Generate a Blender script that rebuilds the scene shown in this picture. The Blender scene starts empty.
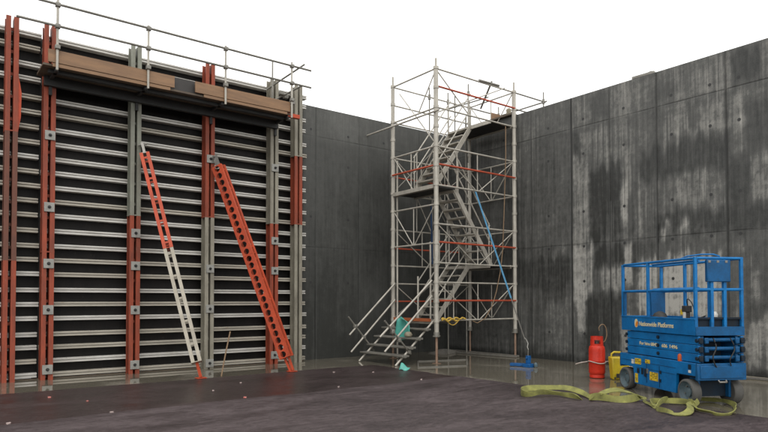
import bpy, bmesh, math, random
import numpy as np
from mathutils import Vector, Matrix
random.seed(7)
scene = bpy.context.scene
COL = scene.collection
R = math.radians

# ------------------------------------------------------------------ materials
def new_mat(name):
    m = bpy.data.materials.new(name); m.use_nodes = True
    nt = m.node_tree; nt.nodes.clear()
    o = nt.nodes.new('ShaderNodeOutputMaterial'); b = nt.nodes.new('ShaderNodeBsdfPrincipled')
    nt.links.new(b.outputs[0], o.inputs[0])
    return m, nt, b
def node(nt, t, **kw):
    n = nt.nodes.new(t)
    for k, v in kw.items(): setattr(n, k, v)
    return n
def link(nt, a, b): nt.links.new(a, b)
def coords(nt, scale=(1, 1, 1), which='Object'):
    tc = node(nt, 'ShaderNodeTexCoord'); mp = node(nt, 'ShaderNodeMapping')
    mp.inputs['Scale'].default_value = scale
    link(nt, tc.outputs[which], mp.inputs[0]); return mp.outputs[0]
def noise(nt, vec, scale, detail=4, rough=.6, dist=0):
    n = node(nt, 'ShaderNodeTexNoise'); n.inputs['Scale'].default_value = scale
    n.inputs['Detail'].default_value = detail; n.inputs['Roughness'].default_value = rough
    n.inputs['Distortion'].default_value = dist
    link(nt, vec, n.inputs['Vector']); return n.outputs['Fac']
def ramp(nt, fac, stops):
    r = node(nt, 'ShaderNodeValToRGB'); e = r.color_ramp.elements
    while len(e) < len(stops): e.new(.5)
    for s, (p, c) in zip(e, stops):
        s.position = p; s.color = (c[0], c[1], c[2], 1) if hasattr(c, '__len__') else (c, c, c, 1)
    link(nt, fac, r.inputs[0]); return r.outputs[0]
def mixc(nt, fac, a, b, mode='MIX'):
    n = node(nt, 'ShaderNodeMix', data_type='RGBA', blend_type=mode)
    for s, v in ((n.inputs[0], fac), (n.inputs[6], a), (n.inputs[7], b)):
        if hasattr(v, 'is_linked'): link(nt, v, s)
        elif hasattr(v, '__len__'): s.default_value = (v[0], v[1], v[2], 1)
        else: s.default_value = v
    return n.outputs[2]
def mth(nt, op, a, b=0.0, clamp=False):
    n = node(nt, 'ShaderNodeMath', operation=op, use_clamp=clamp)
    for s, v in ((n.inputs[0], a), (n.inputs[1], b)):
        if hasattr(v, 'is_linked'): link(nt, v, s)
        else: s.default_value = v
    return n.outputs[0]
def bump(nt, b, h, strength, dist=.01):
    n = node(nt, 'ShaderNodeBump'); n.inputs['Strength'].default_value = strength
    n.inputs['Distance'].default_value = dist
    link(nt, h, n.inputs['Height']); link(nt, n.outputs[0], b.inputs['Normal'])

def worn(name, base, dirt, rough=.5, metal=0., amount=.5, scale=3., stretch=(1, 1, 1), rust=None, rust_amt=.0, bmp=.15):
    """paint or bare metal with grime blotches and optional rust chips"""
    m, nt, b = new_mat(name)
    v = coords(nt, stretch)
    n1 = noise(nt, v, scale, 6, .65)
    f = ramp(nt, n1, [(max(0, .5 - amount * .45), 0.), (.78, 1.)])
    c = mixc(nt, f, base, dirt)
    n2 = noise(nt, v, scale * 9, 3, .6)
    c = mixc(nt, .35, c, ramp(nt, n2, [(.3, .55), (.7, 1.)]), 'MULTIPLY')
    if rust:
        n3 = noise(nt, v, scale * 3.3, 5, .7)
        c = mixc(nt, ramp(nt, n3, [(.72 - rust_amt * .35, 0.), (.76 - rust_amt * .3, 1.)]), c, rust)
    link(nt, c, b.inputs['Base Color'])
    b.inputs['Metallic'].default_value = metal
    if 'blue' in name or 'red' in name or 'orange' in name: b.inputs['Specular IOR Level'].default_value = .25
    link(nt, mth(nt, 'MULTIPLY_ADD', n2, .25), b.inputs['Roughness'])
    n = nt.nodes[-1]; n.inputs[2].default_value = rough - .12
    bump(nt, b, n2, bmp, .004)
    return m

M = {}
M['orange'] = worn('orange_red_paint', (.60, .088, .034), (.28, .052, .028), .45, amount=.6, scale=4, stretch=(1, 1, .5), rust=(.14, .11, .09), rust_amt=.2)
M['soldred'] = worn('scuffed_red_soldier_paint', (.43, .082, .038), (.13, .045, .031), .5, amount=.75, scale=4.5, stretch=(1.5, 1.5, .28), rust=(.24, .19, .15), rust_amt=.22)
M['innershade'] = worn('prop_interior_shade', (.035, .022, .018), (.02, .017, .015), .7, scale=5)  # near-black inner plates: shade inside the prop holes put into the colour
M['brown'] = worn('weathered_red_paint', (.20, .070, .045), (.10, .058, .045), .6, amount=.6, scale=2.5, stretch=(1, 1, .4), rust=(.2, .07, .05), rust_amt=.1)
M['greypaint'] = worn('grey_zinc_soldier', (.36, .335, .265), (.15, .135, .105), .55, amount=.7, scale=5, stretch=(1, 1, .4), rust=(.22, .10, .06), rust_amt=.04)
M['greenpaint'] = worn('grey_green_soldier', (.29, .31, .25), (.18, .17, .14), .55, amount=.7, scale=5, stretch=(1, 1, .4), rust=(.25, .11, .07), rust_amt=.08)
M['cream'] = worn('cream_paint', (.52, .475, .385), (.24, .21, .165), .5, amount=.75, scale=6, stretch=(1, 1, .4))
M['alu'] = worn('aluminium_beam', (.74, .725, .685), (.36, .34, .30), .42, .15, amount=.6, scale=2.6, stretch=(.5, 3, 3), rust=(.30, .26, .20), rust_amt=.18)
M['aludull'] = worn('dull_aluminium_beam', (.56, .52, .44), (.28, .255, .21), .48, .15, amount=.7, scale=2.2, stretch=(.5, 3, 3), rust=(.30, .24, .17), rust_amt=.25)
M['plate'] = worn('galvanised_plate', (.36, .36, .33), (.22, .21, .19), .5, .2, scale=6)
M['galv'] = worn('galvanised_tube', (.56, .525, .455), (.28, .262, .225), .42, .1, amount=.6, scale=2.2, stretch=(2, 2, .8), rust=(.22, .12, .07), rust_amt=.12)
M['galvdark'] = worn('dull_scaffold_tube', (.27, .26, .23), (.15, .14, .12), .45, .3, scale=3, stretch=(2, 2, 1), rust=(.17, .10, .06), rust_amt=.06)
M['rusty'] = worn('rusty_jack', (.34, .235, .17), (.2, .12, .08), .6, .2, scale=7)
M['redtube'] = worn('red_toe_rail', (.50, .085, .040), (.30, .075, .045), .45, amount=.4, scale=4)
M['orangetoe'] = worn('orange_toe_rail', (.48, .14, .055), (.30, .09, .04), .5, amount=.4, scale=4)
M['timber'] = worn('brown_plywood_edge', (.31, .175, .088), (.16, .092, .052), .6, amount=.5, scale=2.5, stretch=(.4, 2, 4))
M['deckwood'] = worn('wet_deck_board', (.13, .095, .06), (.07, .05, .036), .6, scale=3, stretch=(.5, 3, 3))
M['darkboard'] = worn('dark_board', (.045, .04, .038), (.03, .027, .025), .6, scale=3)
M['black'] = worn('black_rubber_and_shade', (.018, .018, .018), (.03, .03, .03), .6, scale=6)
M['steel'] = worn('bare_steel', (.30, .29, .27), (.16, .15, .13), .4, .5, scale=8)
M['blue'] = worn('blue_platform_paint', (.005, .175, .46), (.005, .085, .24), .34, amount=.5, scale=3.2, rust=(.10, .17, .24), rust_amt=.16)
M['blueend'] = worn('blue_platform_paint_deep', (.006, .115, .31), (.006, .05, .12), .4, amount=.7, scale=5, rust=(.05, .075, .10), rust_amt=.2)  # darker blue for ends and inner parts, heavier blotches and chips
M['bluerail'] = worn('blue_rail_paint', (.006, .185, .49), (.007, .085, .24), .38, amount=.4, scale=5, rust=(.08, .10, .12), rust_amt=.06)
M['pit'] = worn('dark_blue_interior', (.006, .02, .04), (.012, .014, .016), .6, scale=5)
M['tyre'] = worn('grey_tyre', (.095, .092, .084), (.05, .048, .044), .75, scale=7)
M['rim'] = worn('blue_grey_rim', (.13, .18, .20), (.06, .085, .10), .5, scale=8)
M['yellow'] = worn('yellow_plastic', (.62, .46, .02), (.40, .30, .03), .45, amount=.3, scale=5)
M['sticker'] = worn('yellow_sticker', (.68, .47, .02), (.5, .35, .03), .5, amount=.3, scale=20, bmp=0)
M['white'] = worn('white_print', (.70, .68, .62), (.5, .48, .44), .5, amount=.2, scale=20, bmp=0)
M['letter'] = worn('cream_lettering', (.72, .62, .36), (.6, .5, .28), .5, amount=.2, scale=20, bmp=0)
M['logoorange'] = worn('orange_print', (.68, .22, .02), (.6, .2, .02), .5, amount=.2, scale=20, bmp=0)
M['beacon'] = worn('orange_beacon_plastic', (.60, .10, .015), (.4, .07, .02), .3, amount=.3, scale=9)
M['gasred'] = worn('red_cylinder_paint', (.62, .036, .016), (.38, .026, .015), .36, amount=.35, scale=4, rust=(.30, .10, .07), rust_amt=.06)
M['hose'] = worn('pale_hose', (.52, .45, .40), (.35, .28, .24), .5, scale=8)
M['sling'] = worn('yellow_green_webbing', (.33, .33, .085), (.095, .095, .035), .85, amount=.7, scale=7)
M['strapblue'] = worn('blue_webbing', (.10, .29, .47), (.07, .20, .33), .7, scale=5)
M['strapnavy'] = worn('dark_blue_webbing', (.02, .05, .12), (.015, .03, .06), .7, scale=5)
M['ratchet'] = worn('blue_steel', (.012, .115, .36), (.01, .06, .16), .4, amount=.45, scale=9)
M['teal'] = worn('teal_sheet', (.085, .40, .33), (.06, .28, .235), .45, amount=.35, scale=5)
M['rope'] = worn('brown_rope', (.27, .18, .10), (.17, .11, .07), .8, scale=20)
M['yrope'] = worn('yellow_rope', (.52, .34, .045), (.38, .24, .05), .8, scale=15)
M['sack'] = worn('dirty_cream_cloth', (.36, .32, .23), (.16, .14, .10), .8, scale=9)
M['mud'] = worn('grey_grit', (.19, .18, .155), (.11, .10, .09), .8, scale=14, bmp=.6)
M['scrap'] = worn('pale_scrap', (.42, .35, .32), (.30, .22, .21), .7, scale=20)
M['redscrap'] = worn('red_scrap', (.5, .08, .06), (.6, .40, .36), .6, scale=20)

# ---- black phenolic ply
m, nt, b = new_mat('black_film_plywood'); M['ply'] = m
v = coords(nt, (1, 1, .22)); n1 = noise(nt, v, 5, 6, .7); n2 = noise(nt, v, 38, 4, .6)
c = ramp(nt, n1, [(.35, (.005, .0042, .004)), (.72, (.012, .010, .009))])
c = mixc(nt, ramp(nt, n2, [(.66, 0.), (.80, .30)]), c, (.10, .095, .085))
link(nt, c, b.inputs['Base Color']); b.inputs['Roughness'].default_value = .55
b.inputs['Specular IOR Level'].default_value = .2

# ---- cast concrete wall: stain map lives in a mesh attribute, fine streaks in nodes
def concrete_wall_mat(name, dark, mid, light, streak=1., along='Y'):
    m, nt, b = new_mat(name)
    a = node(nt, 'ShaderNodeAttribute'); a.attribute_name = 'dry'
    j = node(nt, 'ShaderNodeAttribute'); j.attribute_name = 'joint'
    tc = node(nt, 'ShaderNodeTexCoord')
    mp = node(nt, 'ShaderNodeMapping'); mp.inputs['Scale'].default_value = (16, 16, .9) 
    link(nt, tc.outputs['Object'], mp.inputs[0])
    s1 = noise(nt, mp.outputs[0], 1., 6, .7)
    mp2 = node(nt, 'ShaderNodeMapping'); mp2.inputs['Scale'].default_value = (1, 1, .75)
    link(nt, tc.outputs['Object'], mp2.inputs[0])
    s2 = noise(nt, mp2.outputs[0], 9., 8, .72)
    s3 = noise(nt, mp2.outputs[0], 60., 3, .6)
    x = mth(nt, 'ADD', a.outputs['Fac'], mth(nt, 'MULTIPLY', mth(nt, 'SUBTRACT', s1, .5), .46 * streak))
    x = mth(nt, 'ADD', x, mth(nt, 'MULTIPLY', mth(nt, 'SUBTRACT', s2, .5), .34 * streak))
    x = mth(nt, 'ADD', x, mth(nt, 'MULTIPLY', mth(nt, 'SUBTRACT', s3, .5), .22 * streak))
    c = ramp(nt, x, [(.02, dark), (.36, mid), (.85, light)])
    c = mixc(nt, .45, c, ramp(nt, s3, [(.35, .72), (.65, 1.)]), 'MULTIPLY')
    c = mixc(nt, j.outputs['Fac'], c, [q * .45 for q in dark])
    link(nt, c, b.inputs['Base Color'])
    link(nt, ramp(nt, x, [(.05, .38), (.6, .85)]), b.inputs['Roughness'])
    b.inputs['Specular IOR Level'].default_value = .3
    bump(nt, b, s2, .25, .01)
    return m
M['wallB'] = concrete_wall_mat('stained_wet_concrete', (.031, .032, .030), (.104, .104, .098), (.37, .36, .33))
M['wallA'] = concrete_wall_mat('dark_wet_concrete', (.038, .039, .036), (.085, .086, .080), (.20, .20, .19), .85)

# ---- wet slab
m, nt, b = new_mat('wet_concrete_slab'); M['slab'] = m
v = coords(nt); n1 = noise(nt, v, .55, 5, .55, .4); n2 = noise(nt, v, 7, 6, .65); n3 = noise(nt, v, 60, 3, .6)
pud = ramp(nt, n1, [(.53, 1.), (.66, 0.)])
c = mixc(nt, n2, (.14, .126, .098), (.27, .245, .20))
c = mixc(nt, pud, c, mixc(nt, n2, (.095, .084, .064), (.165, .148, .114)))
link(nt, c, b.inputs['Base Color'])
r_ = mth(nt, 'MULTIPLY_ADD', n2, .22); nt.nodes[-1].inputs[2].default_value = .07
rr = node(nt, 'ShaderNodeMix'); link(nt, pud, rr.inputs[0]); link(nt, r_, rr.inputs[2]); rr.inputs[3].default_value = .02
link(nt, rr.outputs[0], b.inputs['Roughness'])
hh = mth(nt, 'MULTIPLY', n3, mth(nt, 'SUBTRACT', 1.0, pud)); bump(nt, b, hh, .12, .004)

# ---- sheet membrane, wet and drier
def membrane(name, c0, c1, c2, r0, r1):
    m, nt, b = new_mat(name)
    v = coords(nt, (.55, 1.25, 1)); n1 = noise(nt, v, .9, 6, .62, .8)
    n2 = noise(nt, coords(nt, (1, 2.2, 1)), 5, 6, .68, .5); n3 = noise(nt, coords(nt), 70, 3, .7)
    n4 = noise(nt, coords(nt, (.8, 2.6, 1)), 16, 5, .7, 1.2)
    x = mth(nt, 'ADD', mth(nt, 'ADD', mth(nt, 'MULTIPLY', n1, .40), mth(nt, 'MULTIPLY', n2, .32)), mth(nt, 'MULTIPLY', n4, .28))
    c = ramp(nt, x, [(.40, c0), (.5, c1), (.60, c2)])
    c = mixc(nt, .5, c, ramp(nt, n3, [(.32, .42), (.68, 1.2)]), 'MULTIPLY')
    link(nt, c, b.inputs['Base Color'])
    link(nt, ramp(nt, x, [(.42, r0), (.58, r1)]), b.inputs['Roughness'])
    b.inputs['Specular IOR Level'].default_value = .28 if r0 > .4 else .42
    bump(nt, b, mth(nt, 'ADD', n2, mth(nt, 'MULTIPLY', n3, .5)), .2, .009)
    return m
M['memwet'] = membrane('wet_purple_membrane', (.020, .0125, .0125), (.033, .0215, .0215), (.052, .036, .036), .28, .50)
M['memdry'] = membrane('damp_purple_membrane', (.024, .0168, .0172), (.050, .037, .038), (.094, .073, .075), .5, .75)

# ------------------------------------------------------------------ mesh helper
class MB:
    def __init__(s): s.v = []; s.f = []; s.m = []; s.mi = 0
    def add(s, vs, fs):
        o = len(s.v); s.v += [tuple(x) for x in vs]
        for f in fs: s.f.append([i + o for i in f]); s.m.append(s.mi)
        return s
    def mat(s, i): s.mi = i; return s
    def box(s, x0, x1, y0, y1, z0, z1, T=None):
        vs = [Vector((x, y, z)) for z in (z0, z1) for y in (y0, y1) for x in (x0, x1)]
        if T: vs = [T @ q for q in vs]
        return s.add(vs, [(0, 2, 3, 1), (4, 5, 7, 6), (0, 1, 5, 4), (2, 6, 7, 3), (0, 4, 6, 2), (1, 3, 7, 5)])
    def frame(s, p, q, up=(0, 0, 1)):
        d = (Vector(q) - Vector(p)); L = d.length; d.normalize(); up = Vector(up)
        if abs(d.dot(up)) > .98: up = Vector((0, 1, 0))
        x = d.cross(up).normalized(); y = x.cross(d).normalized()
        T = Matrix((x, y, d)).transposed().to_4x4(); T.translation = Vector(p); return T, L
    def bar(s, p, q, w, h, up=(0, 0, 1)):
        T, L = s.frame(p, q, up); return s.box(-w / 2, w / 2, -h / 2, h / 2, 0, L, T)
    def tube(s, p, q, r, n=10, r2=None, caps=True):
        T, L = s.frame(p, q); r2 = r if r2 is None else r2
        vs = [T @ Vector((rr * math.cos(2 * math.pi * i / n), rr * math.sin(2 * math.pi * i / n), z)) for z, rr in ((0, r), (L, r2)) for i in range(n)]
        fs = [(i, (i + 1) % n, n + (i + 1) % n, n + i) for i in range(n)]
        if caps: fs += [tuple(range(n - 1, -1, -1)), tuple(range(n, 2 * n))]
        return s.add(vs, fs)
    def path(s, pts, r, n=8):
        pts = [Vector(p) for p in pts]; rings = []
        for i, p in enumerate(pts):
            d = (pts[min(i + 1, len(pts) - 1)] - pts[max(i - 1, 0)]).normalized()
            up = Vector((0, 0, 1)) if abs(d.z) < .95 else Vector((0, 1, 0))
            x = d.cross(up).normalized(); y = x.cross(d)
            rings.append([p + r * (x * math.cos(2 * math.pi * k / n) + y * math.sin(2 * math.pi * k / n)) for k in range(n)])
        vs = [q for r_ in rings for q in r_]
        fs = [(i * n + k, i * n + (k + 1) % n, (i + 1) * n + (k + 1) % n, (i + 1) * n + k) for i in range(len(pts) - 1) for k in range(n)]
        fs += [tuple(range(n - 1, -1, -1)), tuple(range((len(pts) - 1) * n, len(pts) * n))]
        return s.add(vs, fs)
    def lathe(s, prof, n=28, c=(0, 0, 0), T=None, caps=(True, True)):
        vs = []
        for r, z in prof:
            for i in range(n):
                a = 2 * math.pi * i / n; q = Vector((c[0] + r * math.cos(a), c[1] + r * math.sin(a), c[2] + z))
                vs.append(T @ q if T else q)
        fs = [(j * n + i, j * n + (i + 1) % n, (j + 1) * n + (i + 1) % n, (j + 1) * n + i) for j in range(len(prof) - 1) for i in range(n)]
        if caps[0]: fs.append(tuple(range(n - 1, -1, -1)))
        if caps[1]: fs.append(tuple(range((len(prof) - 1) * n, len(prof) * n)))
        return s.add(vs, fs)
    def extrude(s, poly, axis, a, b, T=None):
        """poly: 2-D outline, extruded along axis ('x': poly is (y,z); 'y': (x,z))"""
        def P(u, w, t): return Vector((t, u, w)) if axis == 'x' else Vector((u, t, w)) if axis == 'y' else Vector((u, w, t))
        n = len(poly); vs = [P(u, w, t) for t in (a, b) for u, w in poly]
        if T: vs = [T @ q for q in vs]
        fs = [(i, (i + 1) % n, n + (i + 1) % n, n + i) for i in range(n)] + [tuple(range(n - 1, -1, -1)), tuple(range(n, 2 * n))]
        return s.add(vs, fs)
    def holed(s, T, L, w, pitch, rad, n=16):
        """plate of length L (local z) and width w (local x) with a row of round holes"""
        k = max(1, round(L / pitch)); h = L / k
        for c in range(k):
            z0 = c * h; cz = z0 + h / 2; ring = []; out = []
            for i in range(n):
                a = 2 * math.pi * (i + .5) / n; ca, sa = math.cos(a), math.sin(a)
                ring.append(T @ Vector((rad * ca, 0, cz + rad * sa)))
                q = min((w / 2) / max(1e-6, abs(ca)), (h / 2) / max(1e-6, abs(sa)))
                out.append(T @ Vector((q * ca, 0, cz + q * sa)))
            vs = ring + out
            fs = [(i, (i + 1) % n, n + (i + 1) % n, n + i) for i in range(n)]
            # corners
            cs = [T @ Vector((sx * w / 2, 0, cz + sz * h / 2)) for sx, sz in ((1, 1), (-1, 1), (-1, -1), (1, -1))]
            o = len(vs); vs += cs
            per = []
            for ci, (sx, sz) in enumerate(((1, 1), (-1, 1), (-1, -1), (1, -1))):
                best = None
                for i in range(n):
                    a1 = 2 * math.pi * (i + .5) / n; a2 = 2 * math.pi * (i + 1.5) / n
                    ac = math.atan2(sz * h / 2, sx * w / 2) % (2 * math.pi)
                    if a1 < ac < a2 or a1 < ac + 2 * math.pi < a2: best = i
                if best is not None: fs.append((n + best, n + (best + 1) % n, o + ci))
            s.add(vs, fs)
        return s
    def build(s, name, mats, parent=None, loc=None, world=True, smooth=35, bevel=0):
        me = bpy.data.meshes.new(name)
        off = Vector((0, 0, 0))
        if parent is not None and world: off = parent.location
        if loc is not None: off = Vector(loc)
        me.from_pydata([(x - off.x, y - off.y, z - off.z) for x, y, z in s.v], [], s.f)
        for mm in (mats if isinstance(mats, (list, tuple)) else [mats]): me.materials.append(M[mm])
        me.polygons.foreach_set('material_index', s.m)
        bm = bmesh.new(); bm.from_mesh(me); bmesh.ops.recalc_face_normals(bm, faces=bm.faces); bm.to_mesh(me); bm.free()
        if smooth:
            me.polygons.foreach_set('use_smooth', [True] * len(me.polygons)); me.set_sharp_from_angle(angle=R(smooth))
        me.update()
        o = bpy.data.objects.new(name, me); COL.objects.link(o)
        if parent is not None: o.parent = parent
        elif loc is not None: o.location = loc
        if bevel:
            bv = o.modifiers.new('bevel', 'BEVEL'); bv.width = bevel; bv.segments = 2; bv.limit_method = 'ANGLE'; bv.angle_limit = R(40)
        return o
def thing(name, label, cat, loc=(0, 0, 0), rz=0, group=None):
    o = bpy.data.objects.new(name, None); COL.objects.link(o); o.location = loc; o.rotation_euler = (0, 0, rz)
    o.empty_display_size = .2; o['label'] = label; o['category'] = cat
    if group: o['group'] = group
    return o
def tag(o, label, cat, group=None):
    o['label'] = label; o['category'] = cat
    if group: o['group'] = group
    return o
def part_of(o, parent):      # parent a mesh (sub-part) that shares the parent's origin
    o.parent = parent; return o
def sub(mb, name, mats, part, root, **kw):
    """sub-part: vertices in world coordinates, hung under a part whose origin is the root's"""
    o = mb.build(name, mats, root, **kw); o.parent = part; return o

# ------------------------------------------------------------------ value noise (numpy) for the stain maps
def vnoise(u, w, seed):
    rng = np.random.RandomState(seed); tab = rng.rand(256, 256)
    iu = np.floor(u).astype(int); iw = np.floor(w).astype(int); fu = u - iu; fw = w - iw
    fu = fu * fu * (3 - 2 * fu); fw = fw * fw * (3 - 2 * fw)
    g = lambda a, b: tab[a % 256, b % 256]
    return (g(iu, iw) * (1 - fu) + g(iu + 1, iw) * fu) * (1 - fw) + (g(iu, iw + 1) * (1 - fu) + g(iu + 1, iw + 1) * fu) * fw
def fbm(u, w, seed, o=4):
    t = 0; a = .5
    for i in range(o): t = t + a * vnoise(u * 2 ** i, w * 2 ** i, seed + i); a *= .5
    return t / (1 - .5 ** o)
def sstep(e0, e1, x):
    t = np.clip((x - e0) / (e1 - e0), 0, 1); return t * t * (3 - 2 * t)

H = 6.94                                            # wall height
def wall_mesh(name, n_s, n_z, s0, s1, thick, to_xyz, field, joint, ties, mats):
    """cast wall: finely gridded face with stain + joint attributes, plain back, top and ends; flat dark tie-hole discs"""
    S, Z = np.meshgrid(np.linspace(s0, s1, n_s), np.linspace(0, H, n_z))
    dry = field(S, Z); jt = joint(S, Z)
    dep = -.014 * jt
    co = [to_xyz(s, d, z) for s, d, z in zip(S.ravel(), dep.ravel(), Z.ravel())]
    mb = MB(); fs = []
    for r in range(n_z - 1):
        b0 = r * n_s
        for c in range(n_s - 1): fs.append((b0 + c, b0 + c + 1, b0 + n_s + c + 1, b0 + n_s + c))
    mb.add(co, fs); nv = len(co)
    k = [to_xyz(s, d, z) for d in (-.02, -thick) for s, z in ((s0, 0), (s1, 0), (s1, H), (s0, H))]
    mb.add(k, [(4, 5, 6, 7), (0, 1, 5, 4), (1, 2, 6, 5), (2, 3, 7, 6), (3, 0, 4, 7)])
    mb.add([to_xyz(s, d, H) for s, d in ((s0, 0), (s1, 0), (s1, -.05), (s0, -.05))], [(0, 1, 2, 3)])
    mb.mat(1)
    for s, z in ties:  # flat black discs stand for the shade inside the tie holes
        for rad, dd in ((.036, .0025),):
            mb.add([to_xyz(s + rad * math.cos(t), dd, z + rad * math.sin(t)) for t in [i * math.pi / 6 for i in range(12)]], [tuple(range(12))])
    o = mb.build(name, mats, smooth=0)
    n = len(o.data.vertices)
    for nm, arr in (('dry', dry), ('joint', jt)):
        at = o.data.attributes.new(nm, 'FLOAT', 'POINT'); full = np.full(n, .1 if nm == 'dry' else 0., dtype=np.float32)
        full[:nv] = arr.ravel(); at.data.foreach_set('value', full)
    return o

# wall on the right (face x = 0, along -y): s = -y.  Stain patches (s0, s1, z0, z1, dryness) in metres on the wall
PATCH = [(4.85,5.36,6.17,6.77,0.45),(5.30,5.81,6.12,6.80,0.12),(5.87,6.66,6.05,6.73,0.45),(6.67,7.06,6.34,6.93,0.40),(7.06,7.51,6.23,6.69,0.22),(7.54,7.76,6.13,6.77,0.50),(7.90,8.33,6.06,6.85,0.50),(8.37,8.58,6.03,6.89,0.55),(8.58,8.78,6.16,6.89,0.50),(8.76,9.32,6.10,6.86,0.00),(9.32,9.83,6.04,6.85,0.40),(4.84,5.91,5.18,5.90,0.60),(4.80,5.07,3.04,5.26,0.75),(5.10,5.22,3.11,5.22,0.80),(4.75,4.99,5.33,6.01,0.12),(5.28,5.87,3.07,4.94,0.04),(5.84,6.14,3.09,5.07,0.10),(5.91,6.70,5.01,5.99,0.50),(6.12,6.33,3.56,4.39,0.90),(6.48,6.66,3.05,4.20,0.60),(6.33,6.46,3.18,4.27,0.08),(6.71,7.03,5.15,6.05,0.40),(7.03,7.43,5.31,6.01,0.45),(7.44,7.80,5.41,6.05,0.65),(8.00,8.57,5.24,5.86,0.70),(7.78,7.98,5.40,6.07,0.22),(8.23,8.40,4.87,5.24,0.55),(8.73,9.01,5.18,5.98,0.62),(9.00,9.81,4.65,5.77,0.14),(5.28,6.12,4.12,4.92,0.04),(6.65,8.68,4.44,5.21,0.05),(7.46,8.22,3.73,4.37,0.62),(6.76,6.89,3.78,4.33,0.50),(7.08,7.20,3.47,4.28,0.45),(9.07,9.80,3.63,4.54,0.66),(8.57,9.07,3.61,4.77,0.10),(7.00,9.78,3.06,3.62,0.07),(7.12,7.38,3.04,3.41,0.78),(7.59,7.81,3.00,3.36,0.75),(7.93,8.08,3.20,3.33,0.40),(8.29,8.39,2.91,3.23,0.60),(8.81,8.93,2.70,2.97,0.60),(4.09,4.60,2.74,3.06,0.45),(2.91,4.66,1.89,2.77,0.08),(4.78,5.38,1.49,3.06,0.65),(4.89,5.19,0.84,1.62,0.62),(5.41,6.16,2.41,3.03,0.04),(5.55,6.15,1.86,2.41,0.55),(6.21,6.42,1.86,2.97,0.70),(6.42,6.60,2.21,3.05,0.12),(6.56,8.48,1.21,2.60,0.80),(7.11,7.20,1.38,2.63,0.20),(7.80,7.89,1.61,2.59,0.30),(5.13,6.24,0.22,1.76,0.06),(3.84,4.71,0.28,1.62,0.36),(6.08,6.40,0.26,1.18,0.50),(8.96,9.75,0.24,1.16,0.60),(8.94,9.77,1.25,2.52,0.20),(9.07,9.23,1.61,2.27,0.42),(6.60,8.92,0.06,1.21,0.40)]
def fieldB(S, Z):
    su = S + .10 * (fbm(S * 3, Z * 3, 11) - .5) + .05 * (fbm(S * 12, Z * 9, 12) - .5)
    zu = Z + .55 * (fbm(S * 9, Z * .6, 13) - .5) + .18 * (fbm(S * 25, Z * 2, 14) - .5)
    d = .25 + .04 * (Z > 3.06) + .16 * (fbm(S * 1.2, Z * .5, 15) - .5) + np.where(S < 4.72, -.03, .03)
    for a, b_, c_, e, val in PATCH:
        k = sstep(-.05, .05, np.minimum(su - a, b_ - su)) * sstep(-.12, .16, np.minimum(zu - c_, e - zu))
        val = .20 + (val - .20) * (.62 if c_ > 2.6 else 1.1) if val > .2 else val
        d = d * (1 - k) + val * k
    st = fbm(S * 16, Z * .35, 21, 3) - .5; st2 = fbm(S * 45, Z * .8, 25, 2) - .5; mo = fbm(S * 14, Z * 12, 28) - .5
    ho = fbm(S * 30, Z * 22, 61, 3); band = fbm(S * 1.5, Z * 9, 64, 3) - .5
    d = d + (.22 + d) * (.36 * st + .42 * st2 + .34 * mo + .28 * band) - .20 * d * sstep(.58, .74, ho)
    dr = sstep(.62, .80, vnoise(S * 34, Z * .55, 71)) * sstep(.45, .7, fbm(S * 2.2, Z * 1.1, 72, 3)); dk = sstep(.66, .82, vnoise(S * 26 + 9, Z * .4, 74))
    d = d + .16 * dr - .30 * d * dk
    d = d + .10 * (fbm(S * .9, Z * .7, 66, 3) - .5)
    d = d + .06 * (Z > 6.12)
    return np.clip(d - .22 * sstep(.25, .05, Z), 0, 1).astype(np.float32)
def jointB(S, Z):
    j = np.zeros_like(S); wob = .012 * (fbm(Z * 2, S, 31) - .5)
    for s, wd, a in ((3.40, .030, .6), (4.72, .045, .9), (5.84, .028, .65), (7.06, .036, .8), (8.61, .04, .75), (10.9, .03, .8), (12.6, .03, .7)):
        j = np.maximum(j, a * sstep(wd, wd * .3, np.abs(S + wob - s)) * (.55 + .8 * fbm(S * 3, Z * 1.5, 33)))
    for z in (6.12, 3.06):
        j = np.maximum(j, .52 * sstep(.022, .006, np.abs(Z + .02 * (fbm(S * 1.5, Z, 35) - .5) - z)) * (.2 + 1.1 * fbm(S * 2, Z, 36)))
    return np.clip(j, 0, 1).astype(np.float32)
tiesB = [(s, z) for s in (3.99, 5.09, 6.23, 7.42, 8.28, 8.87, 10.1, 11.3, 12.2) for z in (6.30, 5.40, 3.90, 3.0, 2.1, .75)] + [(2.4, z) for z in (6.3, 5.4, 3.9, 3.0, 2.1)]
wb = wall_mesh('concrete_wall', 640, 270, 0, 16, .35, lambda s, d, z: (-d, -s, z), fieldB, jointB, tiesB, ['wallB', 'black'])
tag(wb, 'tall grey concrete wall with pale dry streaks and dark wet stains behind the blue lift', 'wall')
def fieldA(S, Z):
    d = .16 + .30 * (fbm(S * .8, Z * .6, 41) - .5) + .03 * (Z - 3)
    d = d + .16 * (fbm(S * 7, Z * .5, 45) - .5) + .12 * (fbm(S * 9, Z * 9, 46) - .5)
    d = d + .10 * sstep(5.9, 6.15, Z)
    return np.clip(d, 0, 1).astype(np.float32)
def jointA(S, Z):
    j = np.zeros_like(S)
    for s in (1.2, 2.4, 3.50, 4.95): j = np.maximum(j, .6 * sstep(.03, .01, np.abs(S - s)) * fbm(S * 3, Z, 47) * 1.4)
    for z in (6.12, 3.06): j = np.maximum(j, .35 * sstep(.025, .008, np.abs(Z - z)) * fbm(S * 2, Z, 48) * 1.4)
    return np.clip(j, 0, 1).astype(np.float32)
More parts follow.
